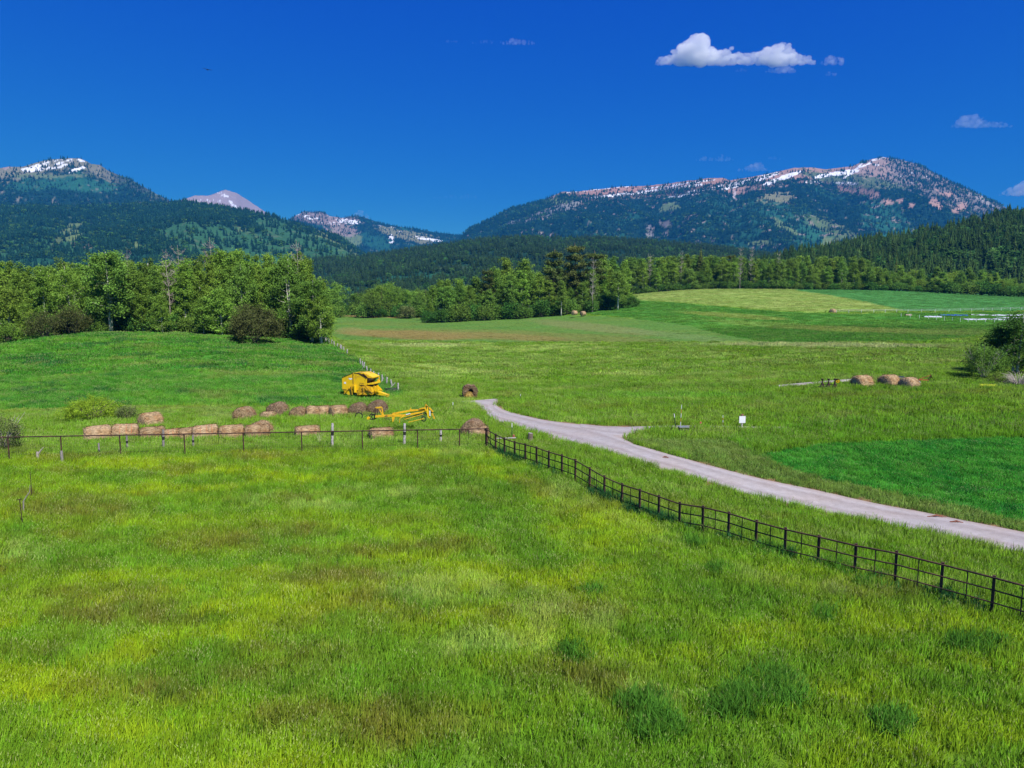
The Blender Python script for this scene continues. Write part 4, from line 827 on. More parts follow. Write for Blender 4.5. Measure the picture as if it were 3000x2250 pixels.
bush_at('low_green_shrub', 2935, 1120, 80, bush('low_green', 424, 1.6, 1.4, LEAF_A, clumps=90, per=34, leaf=.06, sig=.18), 'small bright green bush between olive shrub and brush pile')
# ---- middle clump
TOPM = [(1244,845),(1279,815),(1327,812),(1365,802),(1406,804),(1440,790),(1485,746),(1516,746),(1557,764),(1600,772),(1650,780),(1700,790),(1744,760),(1785,745),(1817,750),(1840,770),(1858,800)]
def topm(p): return float(np.interp(p, [a for a, b in TOPM], [b for a, b in TOPM]))
MY = lambda p: float(np.interp(p, [1240, 1650, 1860], [262, 282, 296]))
GM = 'trees of the clump in the middle of the fields'
for p in np.arange(1262, 1850, 27):
    tree_at(p + rp.uniform(-5, 5), topm(p) + rp.uniform(0, 10), MY(p) + rp.uniform(14, 24), far_asp if rp.random() < .6 else far_round, 17, 'tall green tree at the back of the middle clump', GM, 'broadleaf_tree', wide=1.15)
for p in np.arange(1256, 1852, 30):
    tree_at(p + rp.uniform(-6, 6), topm(p) + rp.uniform(18, 55), MY(p) + rp.uniform(0, 8), far_asp, 18, 'green aspen along the front of the middle clump', 'aspens along the front of the middle clump', wide=1.1)
for p, t, dy, lab in [(1624, 722, 10, 'tall olive pine left of the tallest pine in the middle clump'), (1686, 704, 12, 'tallest dark pine rising from the middle clump'), (1742, 728, 8, 'broad dark pine right of the tallest one'), (1430, 780, 14, 'dark brown green pine top at the left of the middle clump')]:
    tree_at(p, t, MY(p) + dy, pines, 24, lab, None, 'pine_tree', wide=.92 if p != 1430 else .6)
tree_at(1738, 752, MY(1738) - 5, dead_m, 17, 'bare white dead tree before the broad pine', None, 'bare_tree', 'dead tree', ('trunk',), wide=.75)
tree_at(1812, 790, MY(1812) - 8, far_asp, 18, 'aspen with white trunk at the right end of the middle clump', None, 'aspen_tree', wide=1.25)
tree_at(1645, 815, MY(1645) - 8, far_asp, 18, 'white stemmed aspen before the pines of the middle clump', None, 'aspen_tree', wide=.9)
for p in np.arange(1252, 1856, 24):
    y = MY(p) + rp.uniform(-3, 4); x = float(ray(p, 920)[0]) * y; s = rp.uniform(1.0, 1.7)
    make_thing('understory_shrub', (x, y, gz(x, y) - .2), rp.uniform(0, 6.28), (s, s, s), list(zip(('stems', 'foliage'), under[rp.randrange(3)])), 'dark leafy shrub at the foot of the middle clump', 'shrub', 'undergrowth shrubs of the middle clump')
# cottonwoods beyond the brown strip, and between grove and clump
for p, t, yy in [(958, 822, 250), (985, 818, 330), (1050, 846, 330), (1075, 836, 350), (1105, 826, 340), (1128, 818, 350), (1150, 832, 335), (1180, 834, 345), (1205, 842, 335), (1228, 838, 350), (1248, 848, 340), (1090, 852, 322), (1216, 858, 322), (1245, 838, 330)]:
    tree_at(p, t, yy, far_round, 15, 'round cottonwood beyond the brown strip of ploughed field', 'round cottonwoods between the grove and the middle clump', 'cottonwood_tree', wide=1.1)
for p in (1048, 1066, 1088, 1110, 1140, 1165, 1192, 1215, 1236, 1000, 985):
    y = rp.uniform(318, 330); x = float(ray(p, 915)[0]) * y; s = rp.uniform(1.3, 2.0)
    make_thing('understory_shrub', (x, y, gz(x, y) - .2), rp.uniform(0, 6.28), (s, s, s * .9), list(zip(('stems', 'foliage'), under[rp.randrange(3)])), 'low bush under the round cottonwoods', 'shrub', 'bushes under the round cottonwoods')
gsh = bush('grey_shrub', 430, 6.0, 4.0, LEAF_S, clumps=110, per=30, leaf=.22, sig=.45); bush_at('grey_shrub', 1192, 925, 312, gsh, 'grey brown round bush before the cottonwoods', (1, 1, 1))
# ---- long right treeline
TOPR = [(1860,750),(1900,752),(1975,747),(2099,748),(2248,752),(2397,752),(2497,752),(2540,756),(2571,772),(2621,776),(2676,772),(2716,782),(2765,774),(2820,780),(2875,786),(2944,794),(3000,806),(3300,820),(3500,830)]
def topr(p): return float(np.interp(p, [a for a, b in TOPR], [b for a, b in TOPR]))
RY = lambda p: float(np.interp(p, [1840, 2400, 2700, 3000, 3500], [402, 404, 398, 388, 380]))
for p in np.arange(1838, 3420, 17.5):
    edge = p > 2550
    tree_at(p + rp.uniform(-5, 5), topr(p) + rp.uniform(-3, 9) + (12 * rp.random() if edge else 0), RY(p) + rp.uniform(9, 20), far_asp if rp.random() < (.5 if edge else .85) else far_round, 17, 'aspen in back row of right treeline, ' + segr(p), 'aspens in the back row of the right treeline', wide=1.2)
for p in np.arange(1846, 3400, 19.5):
    edge = p > 2550
    tree_at(p + rp.uniform(-6, 6), topr(p) + rp.uniform(8, 34) + (14 * rp.random() if edge else 0), RY(p) + rp.uniform(0, 6), far_asp if rp.random() < (.5 if edge else .9) else far_round, 18, 'aspen along front of right treeline, ' + segr(p), 'aspens along the front of the right treeline', wide=1.12)
for p in np.arange(1850, 3060, 27):
    y = RY(p) + rp.uniform(-2, 3); x = float(ray(p, 850)[0]) * y; s = rp.uniform(1.1, 1.9) * (1.25 if p > 2750 else .9)
    make_thing('understory_shrub', (x, y, gz(x, y) - .2), rp.uniform(0, 6.28), (s * 1.3, s, s * .8), list(zip(('stems', 'foliage'), under[rp.randrange(3)])), 'dark low bush along the foot of the right treeline', 'shrub', 'bushes along the foot of the right treeline')
tree_at(2054, 722, RY(2054) + 8, fir_m, 16, 'single pointed dark spruce rising from the right treeline', None, 'spruce_tree', 'tree', ('foliage',), wide=1.25)
for p, t, lab in [(2172, 720, 'tallest bare white trunked tree in the right treeline'), (2203, 724, 'bare tree just right of the tallest bare one'), (1998, 732, 'bare topped tree left of the pointed spruce'), (2283, 736, 'small faint bare treetop above the right treeline'), (1905, 742, 'bare pale tree near the left end of the right treeline')]:
    tree_at(p, t, RY(p) - (5 if p == 2172 else 0) + 2, dead_m, 17, lab, None, 'bare_tree', 'dead tree', ('trunk',), wide=.8)
for p, t, lab in [(2140, 740, 'dark conifer top behind the right treeline, nearer the spruce'), (2118, 744, 'dark conifer top close beside the spruce'), (2628, 742, 'brownish dark conifer above the right treeline')]:
    tree_at(p, t, RY(p) + 24, pines if p < 2600 else fir_m, 24 if p < 2600 else 16, lab, None, 'pine_tree', 'tree', ('trunk', 'crown') if p < 2600 else ('foliage',), wide=.7)
# ------------------------------------------------------------ grass: real blades in tufts
def mat_grass(name, tint=(1, 1, 1), seedhead=False):
    m, nt, b = newmat(name); nt.nodes.remove(b); out = nt.nodes.get('Material Output')
    ai = N(nt, 'ShaderNodeAttribute', attribute_name='col', attribute_type='INSTANCER'); at = N(nt, 'ShaderNodeAttribute', attribute_name='shade')
    hs = N(nt, 'ShaderNodeHueSaturation'); nt.links.new(at.outputs['Fac'], hs.inputs['Value'])
    if seedhead:
        mx = N(nt, 'ShaderNodeMix', data_type='RGBA'); mx.inputs['Factor'].default_value = .5; mx.inputs[7].default_value = (.42,.41,.20,1); nt.links.new(ai.outputs['Color'], mx.inputs[6]); nt.links.new(mx.outputs[2], hs.inputs['Color'])
    else: nt.links.new(ai.outputs['Color'], hs.inputs['Color'])
    d = N(nt, 'ShaderNodeBsdfDiffuse'); t = N(nt, 'ShaderNodeBsdfTranslucent'); mx = N(nt, 'ShaderNodeMixShader'); mx.inputs[0].default_value = .22; sky_normal(nt, d, .75)
    nt.links.new(hs.outputs[0], d.inputs[0]); nt.links.new(hs.outputs[0], t.inputs[0]); nt.links.new(d.outputs[0], mx.inputs[1]); nt.links.new(t.outputs[0], mx.inputs[2]); nt.links.new(mx.outputs[0], out.inputs['Surface'])
    return m
BLADE = mat_grass('grass_blade'); HEAD = mat_grass('grass_seed_head', seedhead=True)
def tuft(name, seed, n, R, h0, h1, w, heads=0.0, lean=.25):
    """n blades on a disc of radius R; height 1 nominal"""
    rg = np.random.default_rng(seed); V = []; F = []; S = []; M = []
    for i in range(n):
        a = rg.uniform(0, 6.28); r = R * math.sqrt(rg.uniform(0, 1)); x, y = r * math.cos(a), r * math.sin(a); h = rg.uniform(h0, h1); t = rg.uniform(0, 6.28); ww = w * rg.uniform(.6, 1.3)
        la = rg.normal(.6, 1.6); ll = h * abs(rg.normal(0, lean)) ; lx, ly = math.cos(la) * ll, math.sin(la) * ll; cx, cy = math.cos(t) * ww, math.sin(t) * ww; s = rg.uniform(.74, 1.30)
        k = len(V); V += [(x - cx, y - cy, 0), (x + cx, y + cy, 0), (x + lx * .35 - cx * .8, y + ly * .35 - cy * .8, h * .6), (x + lx * .35 + cx * .8, y + ly * .35 + cy * .8, h * .6), (x + lx, y + ly, h)]
        F += [(k, k + 1, k + 3), (k, k + 3, k + 2), (k + 2, k + 3, k + 4)]; S += [s] * 5; M += [0] * 3
        if rg.uniform() < heads:
            k = len(V); hw = w * 1.05; q = rg.uniform(.9, 1.5); V += [(x + lx * .95 - hw, y + ly, h * .93), (x + lx * .95 + hw, y + ly, h * .93), (x + lx * 1.15, y + ly * 1.15, h * 1.15), (x + lx, y + ly - hw, h * .93), (x + lx, y + ly + hw, h * .93)]
            F += [(k, k + 1, k + 2), (k + 3, k + 4, k + 2)]; S += [q] * 5; M += [1] * 2
    me = mesh_np(name, V, F, [BLADE, HEAD], mi=M); fattr(me, 'shade', S); return me
near_tufts = proto_coll('near_tuft', [tuft('tuft_%d' % i, 500 + i, 64, .36, .45, 1.05, .0095, heads=[.0, .03, .14, .06, .28, .02][i], lean=.11 + .03 * (i % 3)) for i in range(6)])
mid_tufts = proto_coll('mid_tuft', [tuft('mtuft_%d' % i, 520 + i, 60, .62, .45, 1.05, .018, heads=[0, .15, .3, .05][i], lean=.12) for i in range(4)])
far_tufts = proto_coll('far_tuft', [tuft('ftuft_%d' % i, 540 + i, 60, 1.15, .5, 1.05, .05, heads=[0, .2, .1][i], lean=.1) for i in range(3)])
def sow(name, y0, y1, dens, coll, nk, seed, label, uw=.93, hs=1.0, wmul=1.0, road_r=.12):
    rg = np.random.default_rng(seed); pad = 10.0 if y1 < 110 else 0.0; area = uw * (y1**2 - y0**2) + 2 * pad * (y1 - y0); n = int(area * dens)
    Y = np.sqrt(rg.uniform(y0**2, y1**2, n)); X = rg.uniform(-1, 1, n) * (uw * Y + pad)
    m = ~(road_near(X, Y, road_r)) if y0 < 110 else np.ones(n, bool)
    X, Y = X[m], Y[m]; C, H, px, py, crop = zone(X, Y)
    bare = (H < .12); keep = (py < 2900) & (rg.uniform(0, 1, len(X)) > bare * .85)
    X, Y, C, H, px, py = [q[keep] for q in (X, Y, C, H, px, py)]; n = len(X)
    Z = land(X, Y); C = C * rg.uniform(.72, 1.28, (n, 1)) * (1 + rg.normal(0, .06, (n, 3)))
    h = H * rg.uniform(.6, 1.3, n) * hs; R = np.zeros((n, 3)); R[:, 2] = rg.uniform(-.6, .6, n); R[:, 0] = rg.normal(0, .08, n); R[:, 1] = rg.normal(.06, .08, n)
    w = rg.uniform(.8, 1.25, n) * wmul; pale = C.sum(1) > .42
    K = rg.integers(0, nk, n); K = np.where(H > .60, 0, K)
    scatter(name, np.stack([X, Y, Z - .02], -1), R, np.stack([w, w, h], -1), K, np.clip(C, .005, .9), coll, label=label)
    return n
ns = [sow('meadow_grass', 12.5, 30, 13, near_tufts, 6, 1, 'yellow green pasture grass nearest the camera', hs=1.0),
      sow('pasture_grass', 30, 54, 9, near_tufts, 6, 2, 'pasture grass on both sides of the pipe fence', wmul=1.15),
      sow('roadside_grass', 54, 100, 3.6, mid_tufts, 4, 3, 'green grass round the bales and the farm road'),
      sow('field_grass', 100, 190, 1.3, far_tufts, 3, 4, 'meadow grass of the middle fields'),
      sow('upland_grass', 190, 400, .30, far_tufts, 3, 5, 'short grass of the far fields', uw=.85, wmul=1.5, hs=.75)]
# taller stalks and broad-leaved tussocks that stand out of the sward
rg = np.random.default_rng(77); TP = []; TH = []; TC = []
for (cx, cy_, rx, ry) in NEARD:
    k = int(rx * ry / 160) + 4; a = rg.uniform(0, 6.28, k); r = np.sqrt(rg.uniform(0, 1, k)); P = hitp(cx + rx * .8 * r * np.cos(a), cy_ + ry * .8 * r * np.sin(a))
    for (x, y) in P: TP.append((x, y, gz(x, y) - .02)); TH.append(rg.uniform(.40, .72)); TC.append(np.array([.072, .205, .022]) * rg.uniform(.8, 1.5))
# dark weeds in the ditch under the pipe fence
for f in rg.uniform(0, 1, 220):
    yy = 52 - f * 27; xx = float(fence_x(yy)) + rg.normal(0, .25); pxx, _ = project(xx, yy, gz(xx, yy))
    if rg.uniform() < .25 + .75 * (abs(pxx - 1860) < 130) + .5 * (abs(pxx - 1460) < 50): TP.append((xx, yy, gz(xx, yy) - .02)); TH.append(rg.uniform(.45, .75)); TC.append(np.array([.030, .12, .035]) * rg.uniform(.7, 1.4))
lush = proto_coll('lush_tuft', [tuft('lush_%d' % i, 560 + i, 60, .34, .5, 1.1, .014, lean=.38) for i in range(3)])
n = len(TP); R = np.zeros((n, 3)); R[:, 2] = rg.uniform(0, 6.28, n)
scatter('lush_tussocks', TP, R, np.stack([np.ones(n), np.ones(n), TH], -1), rg.integers(0, 3, n), TC, lush, label='dark blue green tussocks of broad grass in the pasture')
# ------------------------------------------------------------ materials of the made things
WOODD = mat_plain('old_dark_wood', (.27,.24,.22), .9, var=.3, scale=7, bump=.5)
RUST = mat_plain('rusty_pipe', (.085,.042,.030), .8, var=.35, scale=5, c2=(.035,.022,.018), c2amt=(.45,.6), bump=.3)
WOODG = mat_plain('weathered_post_wood', (.50,.46,.44), .9, var=.3, scale=7, c2=(.16,.13,.11), bump=.5)
WIRE = mat_plain('old_fence_wire', (.10,.10,.10), .6, metal=.6, var=.2)
YEL = mat_plain('faded_yellow_paint', (.82,.53,.008), .42, var=.07, scale=2.0, c2=(.42,.20,.03), c2amt=(.58,.76), spec=.4)
YELD = mat_plain('worn_yellow_paint', (.74,.44,.012), .55, var=.14, scale=5, c2=(.18,.07,.03), c2amt=(.56,.70), spec=.35)
DKB = mat_plain('dark_rusted_steel', (.055,.028,.022), .75, var=.3, scale=6, bump=.2)
BLKM = mat_plain('black_rubber', (.018,.018,.018), .8, var=.2)
WHT = mat_plain('white_paint', (.80,.81,.83), .5, var=.05)
ORG = mat_plain('orange_steel', (.36,.075,.025), .6, var=.3, c2=(.08,.03,.02), c2amt=(.55,.7), scale=5)
REDM = mat_plain('red_plastic', (.50,.12,.10), .5, var=.1)
GRNP = mat_plain('dark_green_steel', (.03,.07,.05), .6, var=.2)
GREYB = mat_plain('grey_metal_box', (.22,.24,.25), .5, metal=.2, var=.15)
def straw_mat(name, c, c2):
    m, nt, b = newmat(name); tc = N(nt, 'ShaderNodeTexCoord'); oi = N(nt, 'ShaderNodeObjectInfo')
    mp = N(nt, 'ShaderNodeMapping'); mp.inputs['Scale'].default_value = (1.3, 5, 5); nt.links.new(tc.outputs['Object'], mp.inputs[0])
    no = N(nt, 'ShaderNodeTexNoise'); no.inputs['Scale'].default_value = 2.2; no.inputs['Detail'].default_value = 8; no.inputs['Roughness'].default_value = .75; nt.links.new(mp.outputs[0], no.inputs['Vector'])
    n2 = N(nt, 'ShaderNodeTexNoise'); n2.inputs['Scale'].default_value = 1.4; n2.inputs['Detail'].default_value = 3; nt.links.new(tc.outputs['Object'], n2.inputs['Vector'])
    cr = N(nt, 'ShaderNodeValToRGB'); cr.color_ramp.elements[0].position = .36; cr.color_ramp.elements[0].color = (*[q * .22 for q in c], 1); cr.color_ramp.elements[1].position = .60; cr.color_ramp.elements[1].color = (*[q * 1.12 for q in c], 1); nt.links.new(no.outputs[0], cr.inputs[0])
    mr = N(nt, 'ShaderNodeMapRange'); mr.inputs[1].default_value = .45; mr.inputs[2].default_value = .65; nt.links.new(n2.outputs[0], mr.inputs[0])
    mx = N(nt, 'ShaderNodeMix', data_type='RGBA', blend_type='MULTIPLY'); mx.inputs[7].default_value = (*c2, 1); nt.links.new(mr.outputs[0], mx.inputs['Factor']); nt.links.new(cr.outputs[0], mx.inputs[6])
    m2 = N(nt, 'ShaderNodeMapRange'); m2.inputs[3].default_value = .8; m2.inputs[4].default_value = 1.2; nt.links.new(oi.outputs['Random'], m2.inputs[0])
    m3 = N(nt, 'ShaderNodeMix', data_type='RGBA', blend_type='MULTIPLY'); m3.inputs['Factor'].default_value = 1; nt.links.new(mx.outputs[2], m3.inputs[6]); nt.links.new(m2.outputs[0], m3.inputs[7])
    nt.links.new(m3.outputs[2], b.inputs['Base Color']); b.inputs['Roughness'].default_value = .95; b.inputs['Specular IOR Level'].default_value = .05
    bp = N(nt, 'ShaderNodeBump'); bp.inputs['Strength'].default_value = 1.0; bp.inputs['Distance'].default_value = .10; nt.links.new(no.outputs[0], bp.inputs['Height']); nt.links.new(bp.outputs[0], b.inputs['Normal'])
    return m
STRAW = straw_mat('dry_straw', (.52,.365,.20), (.75,.62,.52)); STRAWD = straw_mat('weathered_straw', (.37,.26,.155), (.7,.6,.55)); STRAWL = straw_mat('fresh_straw', (.60,.43,.25), (.8,.7,.6))
TWINE = mat_plain('orange_twine', (.60,.20,.08), .7)
def bale_mesh(name, seed, R, L, sag=.12, hole=0.0):
    rg = np.random.default_rng(seed); nr_, na = 13, 44; V = []; F = []
    prof = [(-L/2 - .03, .04), (-L/2 - .05, .30), (-L/2 - .02, .60), (-L/2 + .04, .82), (-L/2 + .16, .95)] + [(-L/2 + L * t, 1.0) for t in (.15, .32, .5, .68, .85)] + [(L/2 - .16, .95), (L/2 - .04, .82), (L/2 + .02, .6), (L/2 + .05, .30), (L/2 + .03, .04)]
    m = len(prof)
    for i, (x, r) in enumerate(prof):
        for j in range(na):
            a = 2 * math.pi * j / na; rr = R * r * (1 + .035 * (vnoise(np.array([math.cos(a) * 2.5 + seed]), np.array([math.sin(a) * 2.5 + x * 2]), 5)[0] - .5) * 2 + .012 * rg.normal())
            zz = rr * math.sin(a); yy = rr * math.cos(a)
            if zz < 0: zz *= (1 - sag * 1.3)
            zz -= sag * .25 * R * (1 - (zz / R) ** 2); yy *= 1 + sag * .45 * (1 - (zz / R)) * .5
            V.append((x + .012 * rg.normal(), yy, zz))
    for i in range(m - 1):
        for j in range(na): a = i * na + j; b = i * na + (j + 1) % na; F.append((a, b, b + na)); F.append((a, b + na, a + na))
    for k, e in ((0, 1), ((m - 1) * na, 0)):
        c = len(V); V.append((prof[0 if e else -1][0], 0, -sag * .25 * R))
        for j in range(na): F.append((k + j, c, k + (j + 1) % na) if e else (k + j, k + (j + 1) % na, c))
    V = np.array(V); 
    # loose stalks standing off the surface
    n = 1400; a = rg.uniform(0, 2 * math.pi, n); x = rg.uniform(-L/2, L/2, n); P = np.stack([x, R * np.cos(a), R * np.sin(a) * np.where(np.sin(a) < 0, 1 - sag * 1.3, 1)], -1)
    e = n // 3; rr = R * np.sqrt(rg.uniform(0, 1, e)); P[:e] = np.stack([np.where(rg.uniform(0, 1, e) < .5, -L/2, L/2) * 1.0, rr * np.cos(a[:e]), rr * np.sin(a[:e])], -1)
    T = np.stack([rg.normal(0, .35, n), -np.sin(a), np.cos(a)], -1); T[:e, 0] *= .3; T /= np.linalg.norm(T, axis=1, keepdims=True); O = np.stack([np.zeros(n), np.cos(a), np.sin(a)], -1); O[:e] = np.sign(P[:e, :1]) * np.array([[1, 0, 0]])
    ln = rg.uniform(.10, .26, n)[:, None]; P2 = P + T * ln + O * rg.uniform(.02, .09, n)[:, None]; sd_ = np.cross(T, O) * .016
    k = len(V); SV = np.stack([P - sd_, P + sd_, P2], 1).reshape(-1, 3); SF = np.arange(n * 3).reshape(-1, 3) + k
    return np.concatenate([V, SV]), np.concatenate([np.array(F), SF])
BM = {}
def bale(px, top, ax, R, L, mat, label, twine=False, sunk=.50, y=None, sag=.12, tilt=0, group='round hay bales', seed=None):
    h = 2 * R * .93 - sunk
    if y is None: x, y, z = stand(px, top, h, 40, 200)
    else: x = float(ray(px, top)[0]) * y; z = gz(x, y)
    key = (seed if seed is not None else len(BM) % 5, R, L, mat.name, sag)
    if key not in BM:
        V, F = bale_mesh('bale', 600 + key[0], R, L * 1.14, sag); BM[key] = mesh_np('hay_bale', V, F, [mat], smooth=False)
    zt = topz(px, top, y)
    r = empty('hay_bale', (x, y, zt - R * .97), rad(ax)); tag(r, label, 'hay bale', group)
    ax = ax + (20 if abs(ax) < 16 else 0); r.rotation_euler = (rad((seed or px) * 7 % 9 - 4), rad(tilt + (px * 13 % 7) - 3), rad(ax))
    link(bpy.data.objects.new('straw_roll', BM[key]), r)
    if twine:
        for q in (-.22, .05, .28):
            mb = MB(); mb.tube([(L * q, (R + .012) * math.cos(a) * (1 + sag * .1), (R + .012) * math.sin(a) * .985) for a in np.linspace(.2, 2.9, 22)], .014, 4); mb.build('twine', TWINE, r)
    return r
# axis angle: 0 = end faces point left and right; 90 = an end faces the camera
for a in [
 (286, 1248, 8, .90, 1.75, STRAWL, 'leftmost bale of the front row, pale, beside the fence post', False),
 (366, 1243, 6, .88, 1.75, STRAWL, 'second bale from the left in the front row, with orange twine', True),
 (440, 1209, 52, .96, 1.6, STRAW, 'high tilted bale behind the front row right of the willow bush', False),
 (446, 1251, 10, .80, 1.7, STRAW, 'low bale in front of the high tilted one', False),
 (504, 1257, 8, .72, 1.35, STRAW, 'small low bale with twine, fifth from the left in the front row', True),
 (546, 1254, 12, .74, 1.35, STRAW, 'small low bale just left of the wide pale ones', False),
 (602, 1246, 5, .86, 1.75, STRAWL, 'wide bale with twine left of the pair touching the corner', True),
 (678, 1246, 5, .86, 1.75, STRAW, 'brownish wide bale, third from the right in the front row', False),
 (752, 1245, 4, .86, 1.75, STRAW, 'right end bale of the close front row', False),
 (762, 1235, 84, .92, 1.5, STRAW, 'bale rising just behind the right end of the front row', False),
 (900, 1248, 4, .76, 1.75, STRAW, 'single low bale left of the tall grey fence post', False),
 (1116, 1254, 10, .72, 1.7, STRAW, 'sunken bale seen under the top rail between two grey posts', False),
 (1386, 1230, 80, .95, 1.6, STRAWD, 'domed brown bale at the fence corner', False),
 (1400, 1249, 20, .70, 1.5, STRAWL, 'flat pale bale in front of the domed one at the fence corner', False),
 (715, 1192, 86, .92, 1.6, STRAW, 'leftmost bale of the rear row, end facing the camera', False),
 (812, 1180, 75, .92, 1.6, STRAWD, 'tall dark bale, second in the rear row', False),
 (785, 1206, 60, .62, 1.2, STRAWL, 'slumped pale bale leaning at the foot of the dark one', False),
 (874, 1193, 82, .76, 1.4, STRAW, 'small bale, end on, third cluster of the rear row', False),
 (918, 1190, 20, .80, 1.3, STRAW, 'left one of the two touching side on bales in the rear row', False),
 (948, 1189, 30, .78, 1.2, STRAW, 'right one of the two touching side on bales in the rear row', False),
 (990, 1188, 15, .82, 1.5, STRAW, 'loose bale in the rear row left of the two domes', False),
 (1048, 1181, 82, .90, 1.5, STRAWD, 'left dome of the pair behind the yellow rake', False),
 (1105, 1174, 84, .98, 1.6, STRAWD, 'right dome of the pair behind the yellow rake, the larger', False),
 (2526, 1100, 20, .92, 1.75, STRAW, 'first of three right hand bales, next to the row planter', False),
 (2606, 1098, 28, .92, 1.75, STRAW, 'middle one of the three right hand bales, shaded end at left', False),
 (2664, 1106, 30, .86, 1.6, STRAWL, 'last of three right hand bales, beside the orange frame', False)]:
    bale(*a)
bale(1121, 1137, 10, .75, 1.9, STRAWL, 'pinkish low mound of hay behind the yellow baler', y=97)
for px, top, lab, y in [(1683, 910, 'tiny far bale at the foot of the middle clump', 262), (1708, 912, 'second tiny far bale just right of the first by the clump', 264), (2440, 905, 'lone tiny bale far out in the right field', 232)]:
    bale(px, top, 40, .9, 1.6, STRAWL, lab, y=y, seed=0)
# unrolled bale in a ring beside the road, its middle eaten out
x, y, z = stand(1375, 1128, 1.55); r = empty('hollow_bale', (x, y, z), rad(8)); tag(r, 'ragged upright bale with a dark hollow, beside the road end', 'hay bale', 'round hay bales')
rg3 = np.random.default_rng(31); V = []; F = []; na = 40
for j in range(na + 1):
    a = 2 * math.pi * j / na; c_a, s_a = math.cos(a), math.sin(a); w1 = 1 + .05 * rg3.normal(); w2 = 1 + .10 * rg3.normal()
    o = (.84 * math.copysign(abs(c_a) ** .6, c_a) * w1 + .05, .78 + (.80 * abs(s_a) ** .75 if s_a > 0 else -.78 * abs(s_a) ** .5) * w1); n_ = (.14 + .27 * c_a * w2, .92 + .27 * s_a * w2)
    for yy in (-.65, .65):
        for q in (o, n_): V.append((q[0], yy + .05 * rg3.normal(), q[1]))
for j in range(na):
    b0 = j * 4; b1 = b0 + 4
    for p, q in ((0, 1), (1, 3), (3, 2), (2, 0)): F.append((b0 + p, b0 + q, b1 + q)); F.append((b0 + p, b1 + q, b1 + p))
V = np.array(V); n = 1500; a = rg3.uniform(0, 2 * math.pi, n); q = rg3.uniform(.36, .92, n); P = np.stack([.08 + q * np.cos(a), np.full(n, -.68), .84 + q * np.sin(a) * .9], -1); P2 = P + np.stack([-np.sin(a), rg3.uniform(-.5, .1, n), np.cos(a)], -1) * rg3.uniform(.08, .24, n)[:, None]; k = len(V)
SV = np.stack([P, P + np.array([.02, 0, .01]), P2], 1).reshape(-1, 3)
link(bpy.data.objects.new('straw_shell', mesh_np('straw_shell', np.concatenate([V, SV]), np.concatenate([np.array(F), np.arange(n * 3).reshape(-1, 3) + k]), [STRAWD])), r)
V, F = bale_mesh('pile', 9, .46, .9, .3); o = link(bpy.data.objects.new('loose_straw', mesh_np('loose_straw', V, F, [straw_mat('golden_straw', (.62,.42,.12), (.8,.7,.5))])), r); o.location = (-.1, -.45, .36); o.rotation_euler = (0, 0, 1.4)
V, F = bale_mesh('backp', 12, .80, .30, .1); o = link(bpy.data.objects.new('straw_back', mesh_np('straw_back', V, F, [STRAWD])), r); o.location = (0, .55, .62); o.rotation_euler = (0, 0, 1.57)
mb = MB(); mb.add([(-.95,-.3,1.15),(-.55,-.3,1.55),(-.45,.3,1.5),(-.9,.3,1.1)], [(0,1,2,3)]); mb.add([(-.97,-.3,1.13),(-.57,-.3,1.53),(-.47,.3,1.48),(-.92,.3,1.08)], [(0,1,2,3)]); mb.build('torn_wrap', GREYB, r)

# ------------------------------------------------------------ pipe fence
pf = empty('pipe_fence', (0, 0, 0)); tag(pf, 'dark rusty pipe fence running along the pasture and turning at the corner post', 'fence')
tops = []
for (px, py), x, y in zip(FP, _fx, _fy): tops.append(Vector((x, y, topz(px, py, y))))
for i, t in enumerate(tops):
    g = gz(t.x, t.y); w = .10 if i else .15
    mb = MB(); mb.box(-w/2, w/2, -w/2, w/2, min(g - t.z - .2, -1.5), .035); mb.box(-w/2 - .006, w/2 + .006, -w/2 - .006, w/2 + .006, .036, .05); o = mb.build('post', RUST, pf); o.location = t; o.rotation_euler = (0, 0, rad(-39 + 3 * math.sin(i)))
def railpts(dz): return [t + Vector((0, 0, dz)) for t in tops]
for nm, dz, r in (('top_rail', -.03, .040), ('middle_rail', -.50, .033), ('bottom_rail', -.98, .030)):
    mb = MB(); pp = railpts(dz); mb.tube([p + Vector((-.03, -.05, .012 * math.sin(i * 1.7))) for i, p in enumerate(pp)], r, 6); mb.build(nm, RUST, pf)
for a, b in zip(tops[:-1], tops[1:]):
    m = a.lerp(b, .5); mb = MB(); mb.tube([m + Vector((-.03, -.05, -.03)), m + Vector((-.03, -.05, -1.15))], .022, 5); mb.build('upright', RUST, pf)
